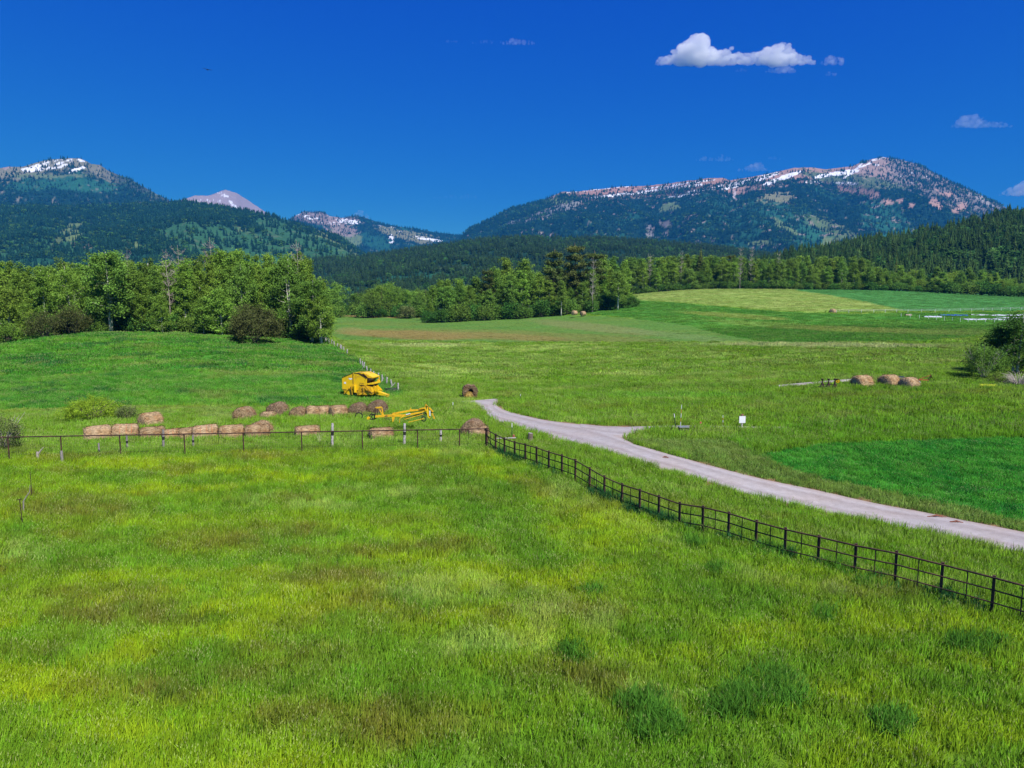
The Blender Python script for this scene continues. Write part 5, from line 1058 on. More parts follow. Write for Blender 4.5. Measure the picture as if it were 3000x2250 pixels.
# left run with woven wire
lx = [1425, 1346, 1223, 1061, 883, 712, 539, 350, 177, 22, -140, -310, -480]
lt = []
for px in lx:
    py = 1256 + (1425 - px) * (25 / 1425.0); y = 52 - (1425 - px) / 1425.0 * 2.4; x = float(ray(px, py)[0]) * y; lt.append(Vector((x, y, topz(px, py, y))))
for i, t in enumerate(lt[1:]):
    g = gz(t.x, t.y); mb = MB(); mb.tube([(0, 0, g - t.z - .15), (0, 0, 0)], .048, 7); o = mb.build('post', RUST, pf); o.location = t
mb = MB(); mb.tube(lt, .044, 6); mb.build('top_rail', RUST, pf)
mb = MB(); a = lt[0]; g = gz(a.x, a.y); mb.tube([a + Vector((-.15, .03, -.05)), Vector((a.x - .02 + .55, a.y - .9, g + .3))], .03, 6); mb.build('corner_brace', RUST, pf)
mb = MB()
for s in range(len(lt) - 1):
    a, b = lt[s], lt[s + 1]; za = gz(a.x, a.y); zb = gz(b.x, b.y); n = max(2, int((a - b).length / .16))
    for k in range(n):
        f = k / n; p = a.lerp(b, f); g = za + (zb - za) * f; mb.bar((p.x, p.y + .05, g + .05), (p.x, p.y + .05, p.z - .03), .0045)
    for q in (.06, .18, .30, .44, .58, .74, .90, 1.06):
        pa = Vector((a.x, a.y + .053, za + (a.z - .03 - za) * q / 1.1)); pb = Vector((b.x, b.y + .053, zb + (b.z - .03 - zb) * q / 1.1)); mb.bar(pa, pb, .005)
tag(mb.build('wire_mesh', WIRE, pf), kind='stuff')
# old grey posts left standing along the wire
def wood_post(px, top, y, h, label, r=.08, lean=0.0, band=True, cat='post', kind='wooden_post'):
    x = float(ray(px, top)[0]) * y; zt = topz(px, top, y); z = gz(x, y); h = zt - z
    e = empty(kind, (x, y, z)); tag(e, label, cat); mb = MB(); rgp = random.Random(int(px))
    mb.tube([(0, 0, -.2), (lean * .5, 0, h * .5), (lean, 0, h)], [r, r * .95, r * .9], 9); mb.build('shaft', WOODG if r >= .10 else WOODD, e, smooth=False)
    if band:
        mb = MB(); mb.tube([(lean * .55, 0, h * .52), (lean * .68, 0, h * .66)], r * 1.08, 9); mb.build('insulator_band', BLKM, e)
    return e
wood_post(971, 1240, 52.6, 1.5, 'tall grey wooden post with dark band left of the rake', r=.10, lean=.08)
wood_post(1183, 1241, 53.0, 1.5, 'tall grey wooden post with dark band below the rake', r=.10, lean=.06)
wood_post(371, 1276, 52.6, .9, 'short grey wooden post under the second bale', r=.075)
wood_post(476, 1259, 52.8, 1.0, 'grey wooden post with dark wrap before the low bale', r=.09, lean=.05)
wood_post(565, 1274, 52.8, .8, 'short dark topped wooden post below the wide bale', r=.075)
wood_post(1290, 1259, 54.5, .5, 'stubby grey post end left of the corner bale', r=.10, lean=.04)
wood_post(180, 1321, 48.6, .4, 'low pale stump beside the second fence post', r=.095, band=False, cat='stump', kind='stump')
wood_post(289, 1298, 51.0, .4, 'weathered thin stub under the leftmost bale', r=.07, band=False, cat='stump', kind='stump')
x, y, z = stand(112, 1303, 1.0, 40, 60); y = 49.8; x = float(ray(110, 1310)[0]) * y; z = gz(x, y); e = empty('dead_snag', (x, y, z)); tag(e, 'forked grey dead snag standing behind the left fence', 'dead wood')
mb = MB(); mb.tube([(0, 0, -.1), (-.06, 0, .35), (-.05, 0, .62)], [.10, .09, .06], 7); mb.build('stem', BARK_D, e); mb = MB(); mb.tube([(-.04, 0, .38), (.18, 0, .68), (.46, -.05, .95)], [.07, .05, .02], 6); mb.build('branch', BARK_D, e)
def stick(px, top, y, h, r, mat, label, kind, cat, lean=(0, 0), tipmat=None, base=None):
    x = float(ray(px, top)[0]) * y; zt = topz(px, top, y); z = gz(x, y); h = max(zt - z, h); e = empty(kind, (x, y, z)); tag(e, label, cat)
    mb = MB(); mb.tube([(lean[0] * -1, 0, -.05), (0, 0, h)], r, 6); mb.build('rod', mat, e)
    if tipmat: mb = MB(); mb.tube([(-lean[0] * .18, 0, h * .82), (.0, 0, h + .01)], r * 1.15, 6); mb.build('tip', tipmat, e)
    return e
stick(88, 1382, 40.5, .8, .018, DKB, 'thin dark steel stake in the left pasture, the farther one', 'steel_stake', 'stake')
e = stick(57, 1463, 35.5, .8, .02, DKB, 'dark T topped stake in the left pasture', 'steel_stake', 'stake', lean=(-.06, 0)); mb = MB(); mb.bar((-.12, 0, .83), (.10, 0, .85), .03); 
o = mb.build('crossbar', DKB, e); o.location = (0, 0, topz(57, 1463, 35.5) - e.location.z - .84)
x = float(ray(68, 1492)[0]) * 37.5; z0 = gz(x, 37.5); mb = MB(); mb.tube([(0, 0, -.05), (.05, 0, .72), (.20, .05, .98), (.36, .1, 1.22), (.41, .1, 1.62)], [.035, .033, .026, .016, .008], 6); o = mb.build('bent_grey_stick', WOODD); o.location = (x, 37.5, z0); tag(o, 'bent grey dead stick beside the T topped stake', 'stick')
stick(2158 / 1.0, 1220, 62.0, .1, .03, WOODG, 'placeholder', 'sign_prop', 'stake') if False else None
# ------------------------------------------------------------ post line on the far side of the left field
wf = empty('post_fence', (0, 0, 0)); tag(wf, 'row of grey leaning wooden posts climbing from the baler to the grove', 'fence')
PL_ = [(935,1002,1018),(942,1003,1020),(948,1008,1022),(956,1014,1030),(965,1016,1033),(972,1024,1040),(980,1026,1044),(988,1033,1052),(998,1040,1058),(1001,1043,1060),(1008,1046,1062),(1017,1053,1070),(1056,1074,1093),(1063,1078,1096),(1066,1080,1098),(1076,1081,1099),(1085,1088,1106),(1097,1096,1112),(1108,1097,1121),(1120,1104,1126),(1132,1114,1132),(1148,1116,1140),(1166,1127,1148)]
wp = []
for i, (px, t, b_) in enumerate(PL_):
    y = float(np.interp(px, [935, 1000, 1060, 1110, 1166], [150, 133, 112, 98, 88])); x = float(ray(px, t)[0]) * y; zt = topz(px, t, y); z = gz(x, y); h = max(1.0, zt - z)
    mb = MB(); l = rp.uniform(-.14, .14); mb.tube([(0, 0, -.1), (l, 0, h)], [.12, .10], 7); o = mb.build('post', WOODG, wf); o.location = (x, y, z); wp.append(Vector((x + l * .7, y, z + h * .8)))
for px, t, y, dx in ((1124, 1108, 94, -.55), (1158, 1127, 89, -.8), (1068, 1080, 109, -.45)):
    x = float(ray(px, t)[0]) * y; z = gz(x, y); h = max(.9, topz(px, t, y) - z); mb = MB(); mb.tube([(dx, 0, 0), (0, 0, h)], .05, 6); o = mb.build('brace', WOODG, wf); o.location = (x, y, z)
for q in (0, -.35, -.65):
    mb = MB(); mb.tube([p + Vector((0, 0, q)) for p in wp], .012, 3, caps=False); mb.build('wire', WIRE, wf)
mb = MB(); rgw = random.Random(3)
for i in range(26):
    a = rgw.uniform(0, 6.28); mb.tube([(math.cos(a + t) * (.5 + .3 * rgw.random()), math.sin(a + t) * .4, .25 + .25 * math.sin(t * 2 + a)) for t in np.linspace(0, 5, 12)], .012, 3, caps=False)
o = mb.build('wire_coil', WIRE); xw = float(ray(1143, 1145)[0]) * 87; o.location = (xw, 87, gz(xw, 87)); tag(o, 'tangled dark coil of old wire near the last grey posts', 'wire')

# ------------------------------------------------------------ round baler, side view facing the camera, nose to the right
K = 277.0
def P(vx, vy): return ((vx - 250) / K * 1.05, (905 - vy) / K)
x, y, z = stand(1045, 1092, 2.65, 70, 110); y = 82.0
bx = float(ray(1003, 1160)[0]) * y; bz = topz(1050, 1092, y) - 2.72
rb = empty('round_baler', (bx, y, bz), rad(-15)); tag(rb, 'yellow round hay baler parked in the tall grass', 'baler')
W = 2.15
def side(poly, y0, y1, nm, m, bev=0): mb = MB(); mb.prism([P(*p) for p in poly], y0, y1); return mb.build(nm, m, rb, bevel=bev)
side([(250,312),(632,152),(632,560),(600,700),(600,870),(545,882),(440,882),(250,705)], 0, W, 'tailgate', YEL, .02)
side([(641,152),(830,160),(1105,318),(1092,545),(920,545),(870,720),(760,778),(641,778)], 0, .07, 'side_panel', YEL)
side([(641,152),(830,160),(1105,318),(1092,545),(920,545),(870,720),(760,778),(641,778)], W - .07, W, 'side_panel', YEL)
side([(655,170),(820,176),(1075,330),(1060,540),(900,560),(850,700),(655,760)], .08, W - .08, 'belt_chamber', DKB)
side([(800,150),(960,142),(1268,282),(1262,318),(1105,306),(830,160)], .30, W + .001, 'top_cover', YEL, .015)
side([(905,185),(960,168),(1060,255),(1085,298)], .285, .299, 'top_cover_slot', DKB)
side([(1092,310),(1240,310),(1235,345),(1092,345)], .12, W - .12, 'front_roller_housing', DKB)
for i, (vx, vy, r) in enumerate(((1170, 350, .09), (1140, 400, .07), (1200, 560, .10))):
    mb = MB(); q = P(vx, vy); mb.tube([(q[0], .14, q[1]), (q[0], W - .14, q[1])], r, 10); mb.build('roller', DKB if i else GREYB, rb, smooth=True)
side([(1092,480),(1290,450),(1296,508),(1120,525)], .05, W - .05, 'front_crossbeam', YEL, .01)
side([(1215,395),(1250,400),(1290,455),(1200,455)], W - .25, W - .05, 'hydraulic_bracket', YELD)
side([(1245,300),(1275,330),(1270,420),(1250,420)], W - .12, W - .02, 'corner_strut', YELD)
for nm, pts, m in (('rim_strip', [(250,312),(632,150)], DKB), ('rim_strip', [(680,152),(830,158),(1105,312)], DKB), ('seam_strip', [(636,160),(636,600)], DKB), ('sill_strip', [(250,702),(560,712)], DKB), ('sill_strip', [(760,722),(1210,730),(1290,800)], DKB)):
    mb = MB()
    for a, b in zip(pts[:-1], pts[1:]): qa, qb = P(*a), P(*b); mb.bar((qa[0], -.02, qa[1]), (qb[0], -.02, qb[1]), .05, .045)
    mb.build(nm, m, rb)
def bars(nm, segs, w, m, yy=-.10):
    mb = MB()
    for a, b in segs: qa, qb = P(*a), P(*b); mb.bar((qa[0], yy, qa[1]), (qb[0], yy, qb[1]), w)
    return mb.build(nm, m, rb)
bars('tailgate_brace', [((330,835),(520,620)), ((520,620),(560,700))], .10, YELD); bars('hinge_bar', [((585,560),(610,860))], .07, YELD); bars('hinge_bar', [((560,600),(575,860))], .06, DKB, -.13)
bars('hydraulic_ram', [((650,520),(640,640))], .06, YELD, -.16)
mb = MB(); q0, q1 = P(712, 778), P(712, 565); mb.tube([(q0[0], -.16, q0[1]), (q1[0], -.16, q1[1])], .17, 14); mb.build('twine_canister', YEL, rb, smooth=False)
bars('drive_frame', [((800,860),(900,520)), ((850,860),(925,540)), ((1045,545),(1290,800)), ((1010,600),(1010,830)), ((760,790),(1010,790))], .075, YELD, -.14)
bars('drive_arm', [((900,535),(1050,545)), ((1060,560),(1285,790))], .06, DKB, -.19); bars('linkage', [((870,470),(1000,480)), ((940,760),(1000,830)), ((1130,690),(1190,800))], .05, DKB, -.12)
side([(880,560),(1090,560),(1235,590),(1260,760),(1240,850),(780,880),(760,800)], .05, W * .9, 'drive_shield', YELD, .01)
side([(1240,565),(1290,570),(1450,745),(1290,752)], .55, .62, 'hitch_gusset', YEL); side([(1240,565),(1290,570),(1450,745),(1290,752)], 1.4, 1.47, 'hitch_gusset', YEL)
side([(1280,760),(1400,760),(1640,840),(1690,850),(1690,915),(1640,905),(1300,860)], .75, 1.25, 'tongue', YEL, .01)
side([(1662,845),(1696,850),(1690,935),(1655,925)], .70, 1.30, 'hitch_plate', YELD)
side([(560,640),(600,640),(600,850),(640,850),(660,600)], .3, W - .3, 'axle_well', DKB)
for yy in (.02, W - .35):
    mb = MB(); q = P(650, 760); mb.tube([(q[0], yy + .03, q[1] - .12), (q[0], yy + .33, q[1] - .12)], .46, 22); mb.build('wheel', BLKM, rb)
for nm, poly in (('maker_badge', [(488,322),(606,322),(606,350),(548,376),(488,350)]), ('white_sticker', [(320,452),(388,452),(388,510),(320,510)])):
    mb = MB(); mb.prism([P(*p) for p in poly], -.012, -.002); mb.build(nm, WHT, rb)
mb = MB(); q = P(975, 640); mb.prism([P(950,615),P(1005,615),P(1005,670),P(950,670)], -.02, .04); mb.build('worn_decal', mat_plain('faded_decal', (.62,.42,.22), .6), rb)
for vx, vy in ((742,225),(800,265),(1062,332),(1035,395),(650,215)):
    q = P(vx, vy); mb = MB(); mb.tube([(q[0], -.015, q[1]), (q[0], .0, q[1])], .035, 8); mb.build('bolt_hole', DKB, rb)

# ------------------------------------------------------------ yellow side-delivery hay rake
K2 = 268.0
ry = 61.0; rx = float(ray(1040, 1225)[0]) * ry; 
rk = empty('hay_rake', (rx, ry, topz(1250, 1184, ry) - 1.62), rad(0)); tag(rk, 'long yellow hay rake lying in the grass beside the fence', 'hay rake')
def Q(vx, vy, yy=0.0): return ((vx - 160) / K2, yy, (475 - vy) / K2)
def rbars(nm, segs, w, m, h=None):
    mb = MB()
    for s in segs:
        for a, b in zip(s[:-1], s[1:]): mb.bar(Q(*a), Q(*b), w, h)
    return mb.build(nm, m, rk)
rbars('main_beam', [[(650,335,0),(1045,315,0),(1310,318,.05)]], .17, YELD, .19); rbars('front_beam', [[(1040,285,.3),(1480,205,.3),(1830,180,.3)]], .14, YELD, .15)
rbars('upper_beam', [[(1280,315,.1),(1730,240,.15),(1830,200,.2)]], .11, YELD); rbars('rust_spar', [[(1000,290,.45),(1400,215,.5),(1800,185,.5)]], .06, mat_plain('rusty_spar', (.20,.07,.03), .8))
rbars('rear_stand', [[(650,130,0),(800,115,0)]], .13, YELD); rbars('rear_stand_leg', [[(740,150,0),(815,310,0)], [(800,125,.1),(828,310,.1)]], .08, YELD); rbars('jack_post', [[(648,130,-.03),(640,330,0)], [(692,150,.05),(688,320,.05)]], .06, DKB)
rbars('tail_linkage', [[(640,175,0),(545,285,.1),(510,300,.1)], [(330,290,.1),(470,275,.15),(540,290,.15)], [(470,300,.1),(385,350,.1)], [(590,320,.1),(650,250,.1)]], .03, DKB)
rbars('drive_chain', [[(830,365,-.05),(950,400,-.05),(1050,415,-.05)], [(950,400,0),(1040,330,0)]], .035, DKB)
side_ = MB(); side_.prism([(Q(1045,300)[0], Q(1045,300)[2]), (Q(1080,300)[0], Q(1080,300)[2]), (Q(1080,350)[0], Q(1080,350)[2]), (Q(1118,360)[0], Q(1118,360)[2]), (Q(1065,470)[0], Q(1065,470)[2]), (Q(1045,450)[0], Q(1045,450)[2])], -.10, -.02); side_.build('support_plate', YELD, rk)
rbars('basket_guard', [[(1225,480,-.2),(1235,370,-.2),(1300,340,-.1),(1700,255,0)], [(1340,400,-.1),(1780,280,.05)], [(1430,470,-.1),(1800,385,.0)]], .05, YELD)
rbars('tine_bar', [[(1340,390,.2),(1790,285,.3)], [(1380,360,.5),(1760,300,.6)]], .04, DKB)
for i in range(17):
    vx = 1320 + i * 27; vy = 395 - (vx - 1320) * .235; mb = MB(); mb.tube([Q(vx, vy - 20, .0), Q(vx + 6, vy + 35, .05), Q(vx - 8, vy + 75, 0)], .009, 4, caps=False); mb.build('tine', DKB, rk)
rbars('head_bracket', [[(1840,45,.1),(1865,110,.1)], [(1820,100,.1),(1890,95,.1),(1880,190,.1)], [(1825,100,.1),(1840,215,.1)]], .11, YELD)
rbars('head_hood', [[(1690,160,.1),(1740,145,.1),(1815,140,.1)]], .16, YELD, .10)
hd = MB(); hd.prism([(Q(*p)[0], Q(*p)[2]) for p in ((1855,170),(1905,175),(1950,365),(1925,380),(1885,340))], -.08, .02); hd.build('head_shield', YEL, rk)
hd = MB(); hd.prism([(Q(*p)[0], Q(*p)[2]) for p in ((1900,120),(1935,115),(1985,180),(2025,215),(2000,240),(1940,180))], .05, .15); hd.build('head_shield', YELD, rk)
rbars('head_leg', [[(1990,250,-.1),(2050,385,-.15)]], .10, YELD); rbars('white_reflector', [[(1945,195,-.12),(1945,315,-.12)]], .09, WHT); rbars('head_axle', [[(1800,240,.1),(1900,330,.2)], [(1960,180,.1),(2000,300,.2)]], .09, DKB)
rbars('white_label', [[(1375,290,-.02),(1475,265,-.02)]], .07, WHT); rbars('spare_lever', [[(1470,135,.3),(1480,190,.3)], [(1450,185,.3),(1490,170,.3)]], .05, YELD)
for vx, vy, rr in ((250, 330, .30), (560, 350, .24), (610, 345, .22), (1790, 400, .2)):
    mb = MB(); c0 = Q(vx, vy, .1)
    mb.tube([(c0[0] + rr * math.cos(a), c0[1], c0[2] + rr * math.sin(a)) for a in np.linspace(-.6 if vx < 300 else 0, 3.3 if vx < 300 else 6.28, 18)], .045, 7, caps=False); mb.build('tyre', BLKM, rk)
mb = MB(); c0 = Q(480, 375, 0); mb.tube([(c0[0], -.1, c0[2]), (c0[0], .12, c0[2])], .13, 12); mb.build('yellow_hub', YEL, rk)

# ------------------------------------------------------------ row planter units, barrel, orange frame on the right
py_ = 78.0; px0 = float(ray(2400, 1140)[0]) * py_; pz = gz(px0 + .8, py_)
pl = empty('row_planter', (px0, py_, pz)); tag(pl, 'rusty three row planter with one yellow seed lid', 'planter')
mb = MB(); mb.bar((-.1, .1, .26), (1.95, .1, .26), .10); mb.bar((.2, .35, .45), (1.8, .35, .45), .06); mb.build('toolbar', DKB, pl)
for i, sx in enumerate((.30, 1.02, 1.72)):
    mb = MB(); mb.tube([(sx, 0, 1.02), (sx, 0, 1.18)], [.13, .16], 10); mb.tube([(sx, 0, .60), (sx + .02, 0, 1.02)], [.10, .06], 8); mb.prism([(sx - .16, .15), (sx + .2, .12), (sx + .18, .62), (sx - .06, .66)], -.1, .1); mb.build('row_unit', mat_plain('rust_black_%d' % i, (.05,.028,.022), .8), pl)
    mb = MB(); mb.tube([(sx - .22, -.06, .17), (sx - .22, .06, .17)], .19, 14); mb.build('press_wheel', BLKM, pl)
mb = MB(); mb.tube([(1.98, -.12, .92), (2.02, -.02, .94)], .26, 18); mb.build('lid_rim', BLKM, pl); mb = MB(); mb.tube([(1.98, -.145, .92), (1.99, -.125, .92)], .21, 18); mb.build('seed_lid', YEL, pl); mb = MB(); mb.tube([(1.98, -.165, .92), (1.985, -.147, .92)], .05, 10); mb.build('lid_knob', BLKM, pl)
x = float(ray(2634, 1105)[0]) * 84; mb = MB(); mb.tube([(-.75, 0, .9), (.62, 0, .9)], .48, 18); o = mb.build('tank', mat_plain('black_tank', (.02,.025,.035), .35, var=.1)); e = empty('fuel_tank', (x - .1, 84, topz(2634, 1101, 84) - 1.42)); o.parent = e; tag(e, 'dark tank with a blue grey end behind the middle bale', 'tank'); mb = MB(); mb.tube([(.621, 0, .9), (.66, 0, .9)], .47, 18); mb.build('end_cap', mat_plain('blue_grey_metal', (.22,.28,.36), .4), e); mb = MB()
for sx in (-.5, .4): mb.box(sx - .05, sx + .05, -.3, .3, 0, .5)
mb.build('cradle', DKB, e)
x = float(ray(2690, 1125)[0]) * 80; e = empty('orange_implement', (x, 80, gz(x, 80))); tag(e, 'orange rusty triangular hitch frame right of the last bale', 'farm implement')
for nm, segs, w, m in (('lower_beam', [((0,0,.55),(1.15,0,.50))], .09, ORG), ('mast', [((1.05,0,.45),(1.42,0,1.12)), ((1.42,0,1.12),(1.55,.2,.60))], .06, DKB), ('brace', [((.10,0,.62),(1.42,0,1.10))], .05, ORG), ('rear_bar', [((1.1,.1,.35),(1.9,.1,.42)), ((1.42,0,1.05),(1.62,0,.66))], .05, DKB), ('red_bracket', [((-.02,0,.45),(.10,0,.66))], .12, mat_plain('red_steel', (.35,.05,.04), .6))):
    mb = MB()
    for a, b in segs: mb.bar(a, b, w)
    mb.build(nm, m, e)
mb = MB(); mb.tube([(.12, -.15, .22), (.12, .15, .26)], .14, 10); mb.build('white_float', WHT, e)
# ------------------------------------------------------------ sign, rods, box, markers
x, y, z = stand(2175, 1214, 1.35, 45, 80); sg = empty('notice_sign', (x, y, z), rad(4)); tag(sg, 'blank white square sign on a grey post by the turnoff', 'sign'); s = (topz(2175, 1219, y) - topz(2175, 1239, y)); zb = topz(2175, 1239, y) - z
mb = MB(); mb.tube([(0, .05, -.2), (0, .05, zb + s + .06)], .085, 8); mb.build('post', WOODG, sg); mb = MB(); mb.box(-s*.46, s*.46, -.045, -.02, zb, zb + s); mb.build('panel', WHT, sg); mb = MB(); mb.box(-s*.49, s*.49, -.019, .0, zb - .025, zb + s + .02); mb.build('backing_frame', mat_plain('red_brown_frame', (.18,.05,.04), .7), sg); mb = MB(); mb.box(-.09, .09, -.06, .06, zb + s + .07, zb + s + .16); mb.build('post_cap', mat_plain('red_cap', (.30,.10,.08), .7), sg)
RODM = mat_plain('orange_rod', (.50,.16,.05), .6)
for px, top, b_, lab, lean in [(1997, 1186, 1245, 'tall orange and white marker rod behind the grey box', -.06), (2118, 1217, 1262, 'shorter orange marker rod left of the sign', .04)]:
    y = 59.5; x = float(ray(px, top)[0]) * y; z = gz(x, y); h = topz(px, top, y) - z; e = empty('marker_rod', (x, y, z)); tag(e, lab, 'marker')
    for k in range(6):
        mb = MB(); mb.tube([(lean * (1 - k / 6), 0, h * k / 6), (lean * (1 - (k + 1) / 6), 0, h * (k + 1) / 6)], .022, 6); mb.build('band', RODM if k % 2 == 0 else WHT, e)
def tpost(px, top, y, lab, lean=0.0, extra=None):
    x = float(ray(px, top)[0]) * y; z = gz(x, y); h = topz(px, top, y) - z; e = empty('steel_post', (x, y, z)); tag(e, lab, 'post')
    mb = MB(); mb.bar((lean, 0, -.1), (lean * .25, 0, h * .75), .045, .05); mb.build('shaft', GRNP, e); mb = MB(); mb.bar((lean * .25, 0, h * .75), (0, 0, h), .05, .055); mb.build('white_tip', WHT, e)
    if extra: mb = MB(); mb.tube([(.10, -.03, .05), (.14, -.03, .34)], [.07, .09], 9); mb.build('red_jug', REDM, e)
tpost(1975, 1212, 60.5, 'leaning green steel post with white tip left of the grey box', .22); tpost(1500, 1240, 56.5, 'steel post with white tip and red jug near the fence corner', 0, True); tpost(1525, 1155, 80, 'white tipped steel post far off beyond the road bend'); tpost(1327, 1178, 72, 'small dark steel post left of the road end')
x = float(ray(2002, 1250)[0]) * 59; e = empty('utility_box', (x, 59, gz(x, 59))); tag(e, 'low grey metal utility box on the verge by the turnoff', 'box'); mb = MB(); mb.box(-.36, .40, -.25, .3, 0, .34); mb.build('housing', mat_plain('dark_brown_box', (.05,.045,.045), .7), e); mb = MB(); mb.box(-.42, .46, -.3, .36, .341, .42); mb.build('lid', GREYB, e, bevel=.02)
x = float(ray(2053, 1245)[0]) * 61; e = empty('flag_marker', (x, 61, gz(x, 61))); tag(e, 'small pink marker flag in the grass right of the grey box', 'marker'); mb = MB(); mb.tube([(0, 0, 0), (0, 0, .42)], .02, 5); mb.build('stake', mat_plain('pink_stake', (.6,.25,.18), .6), e); mb = MB(); mb.box(-.09, .06, -.02, .02, .30, .46); mb.build('flag', REDM, e)
x = float(ray(1553, 1262)[0]) * 55.5; e = empty('log_end', (x, 55.5, gz(x, 55.5)), .5); tag(e, 'short cut log standing at the road edge by the corner', 'log'); mb = MB(); mb.tube([(0, 0, -.1), (.05, 0, .62)], [.21, .19], 12); mb.build('trunk', BARK_G, e); mb = MB(); mb.tube([(.05, 0, .621), (.051, 0, .63)], .185, 12); mb.build('cut_face', WOODG, e)
x = float(ray(1395 + 62, 1271)[0]) * 55; mb = MB(); mb.bar((-.1, 0, .12), (1.5, .1, .16), .14, .05); o = mb.build('grey_plank', WOODG); o.location = (x, 55, gz(x, 55) + .18); tag(o, 'grey plank lying in the grass behind the fence corner', 'plank')
# ------------------------------------------------------------ vegetable garden with covers, white tape fence
COV = mat_plain('white_row_cover', (.50,.53,.60), .6, var=.06, bump=.3); BLU = mat_plain('blue_tarp', (.02,.09,.38), .5, var=.15)
def cover(px0_, px1_, top, y, w, m, nm, label, cat, hh=.5):
    a = float(ray(px0_, top)[0]) * y; b_ = float(ray(px1_, top)[0]) * y; n = 60; V = []; F = []
    for i in range(n + 1):
        xx = a + (b_ - a) * i / n; bul = hh * (.45 + .75 * vnoise(np.array([i * .35]), np.array([top * 1.0]), 5)[0])
        for j in range(7): t = math.pi * j / 6; yy = y - w / 2 * math.cos(t); V.append((xx, yy, gz(xx, yy) + bul * math.sin(t) + .02 * math.sin(i * 1.9 + j)))
    for i in range(n):
        for j in range(6): p = i * 7 + j; F.append((p, p + 7, p + 8, p + 1))
    return tag(link(bpy.data.objects.new(nm, mesh_np(nm, V, F, [m], smooth=True))), label, cat)
def field_y(px, py): return float(hitp([px], [py])[0][1])
cover(2826, 3040, 940, field_y(2900, 936), 3.0, COV, 'row_cover', 'long white crop cover in the garden, the nearest one', 'row cover', .30); cover(2842, 3040, 920, field_y(2900, 924), 1.6, COV, 'row_cover', 'thin pale crop cover in the garden, the farthest one', 'row cover', .35); cover(2704, 2756, 928, field_y(2720, 929), 1.5, COV, 'row_cover', 'short white crop cover left of the blue tarp', 'row cover', .35); cover(2915, 3040, 932, field_y(2940, 931), 1.2, COV, 'row_cover', 'short pale crop cover in the middle of the garden', 'row cover', .3); cover(2752, 2832, 924, field_y(2790, 924), 1.8, BLU, 'ground_tarp', 'blue tarp strip lying in the garden', 'tarp', .3); cover(2652, 2670, 924, field_y(2660, 924), 1.0, mat_plain('pink_board', (.5,.36,.30), .7), 'pink_tarp', 'small pinkish cover at the left end of the garden', 'row cover', .4)
for (pts, lab) in (([(2450, 915), (2560, 914), (2660, 913), (2780, 912), (2880, 909), (2960, 907), (3060, 904)], 'white tape fence along the back of the garden'), ([(2640, 926), (2720, 932), (2790, 938), (2860, 941), (2940, 943), (3050, 944)], 'low white wire fence along the front of the garden')):
    e = empty('tape_fence', (0, 0, 0)); tag(e, lab, 'fence'); gp = []
    for i in range(len(pts) - 1):
        for k in range(3):
            a = pts[i]; b_ = pts[i + 1]; f = k / 3; gp.append((a[0] + (b_[0] - a[0]) * f, a[1] + (b_[1] - a[1]) * f))
    W_ = []
    for px, py in gp:
        y = field_y(px, py + 3); x = float(ray(px, py)[0]) * y; z = gz(x, y); mb = MB(); mb.tube([(0, 0, -.1), (0, 0, 1.15)], .05, 5); o = mb.build('post', WHT, e); o.location = (x, y, z); W_.append(Vector((x, y, z)))
    for hgt in ((1.1, .7) if 'back' in lab else (1.0,)):
        mb = MB(); mb.tube([p + Vector((0, -.05, hgt)) for p in W_], 0.018 if 'back' in lab else .012, 4, caps=False); mb.build('tape', WHT if 'back' in lab else WIRE, e)
# ------------------------------------------------------------ yellow flowers, road debris, dead stalks
mb = MB(); rgf = random.Random(8)
for i in range(240):
    a = rgf.uniform(0, 6.28); r = math.sqrt(rgf.random()) * .6; X0, Y0 = r * math.cos(a) * 1.5, r * math.sin(a); zz = rgf.uniform(.25, .5); mb.add([(X0, Y0, zz), (X0 + .05, Y0, zz + .02), (X0 + .02, Y0 + .05, zz + .03)], [(0, 1, 2)])
for i in range(60):
    a = rgf.uniform(0, 6.28); r = math.sqrt(rgf.random()) * .6; X0, Y0 = r * math.cos(a) * 1.5, r * math.sin(a); mb.add([(X0 - .01, Y0, 0), (X0 + .01, Y0, 0), (X0, Y0, .4)], [(0, 1, 2)])
x = float(ray(2893, 1122)[0]) * 76; o = mb.build('yellow_flowers', mat_plain('yellow_petals', (.55,.60,.03), .7)); o.location = (x, 76, gz(x, 76)); tag(o, 'patch of small yellow flowers below the olive shrub', 'flowers', kind='stuff')
for i, (px, py, s) in enumerate(((2742, 1519, .5), (2800, 1535, .35), (1950, 1345, .22))):
    p = hitp([px], [py])[0]; mb = MB(); rgd = random.Random(i)
    for k in range(9): a = rgd.uniform(-.5, .5); mb.tube([(-s * rgd.uniform(.2, 1), rgd.uniform(-.1, .1), .03), (rgd.uniform(-.1, .1), rgd.uniform(-.1, .1), .06 + .05 * rgd.random()), (s * rgd.uniform(.2, 1), a * .3, .03)], .014, 3, caps=False)
    o = mb.build('fallen_twigs', mat_plain('red_brown_twigs_%d' % i, (.20,.07,.04), .9)); o.location = (p[0], p[1], gz(*p) + .09); tag(o, ('reddish fallen twigs on the near bend of the road', 'thin reddish twigs at the right road edge', 'few reddish twigs on the road near the turnoff')[i], 'twigs')
mb = MB(); rgd = random.Random(21)
for i in range(9): a = rgd.uniform(-.8, .5); mb.tube([(0, 0, 0), (a * .4, .05, .7), (a, .1 * rgd.uniform(-1, 1), 1.1 + .3 * rgd.random())], [.010, .007, .004], 3, caps=False)
x = float(ray(935, 1255)[0]) * 54.5; o = mb.build('dry_stalks', mat_plain('straw_stalk', (.5,.45,.28), .8)); o.location = (x, 54.5, gz(x, 54.5)); tag(o, 'dry bare weed stalks left of the tall grey post', 'weeds')
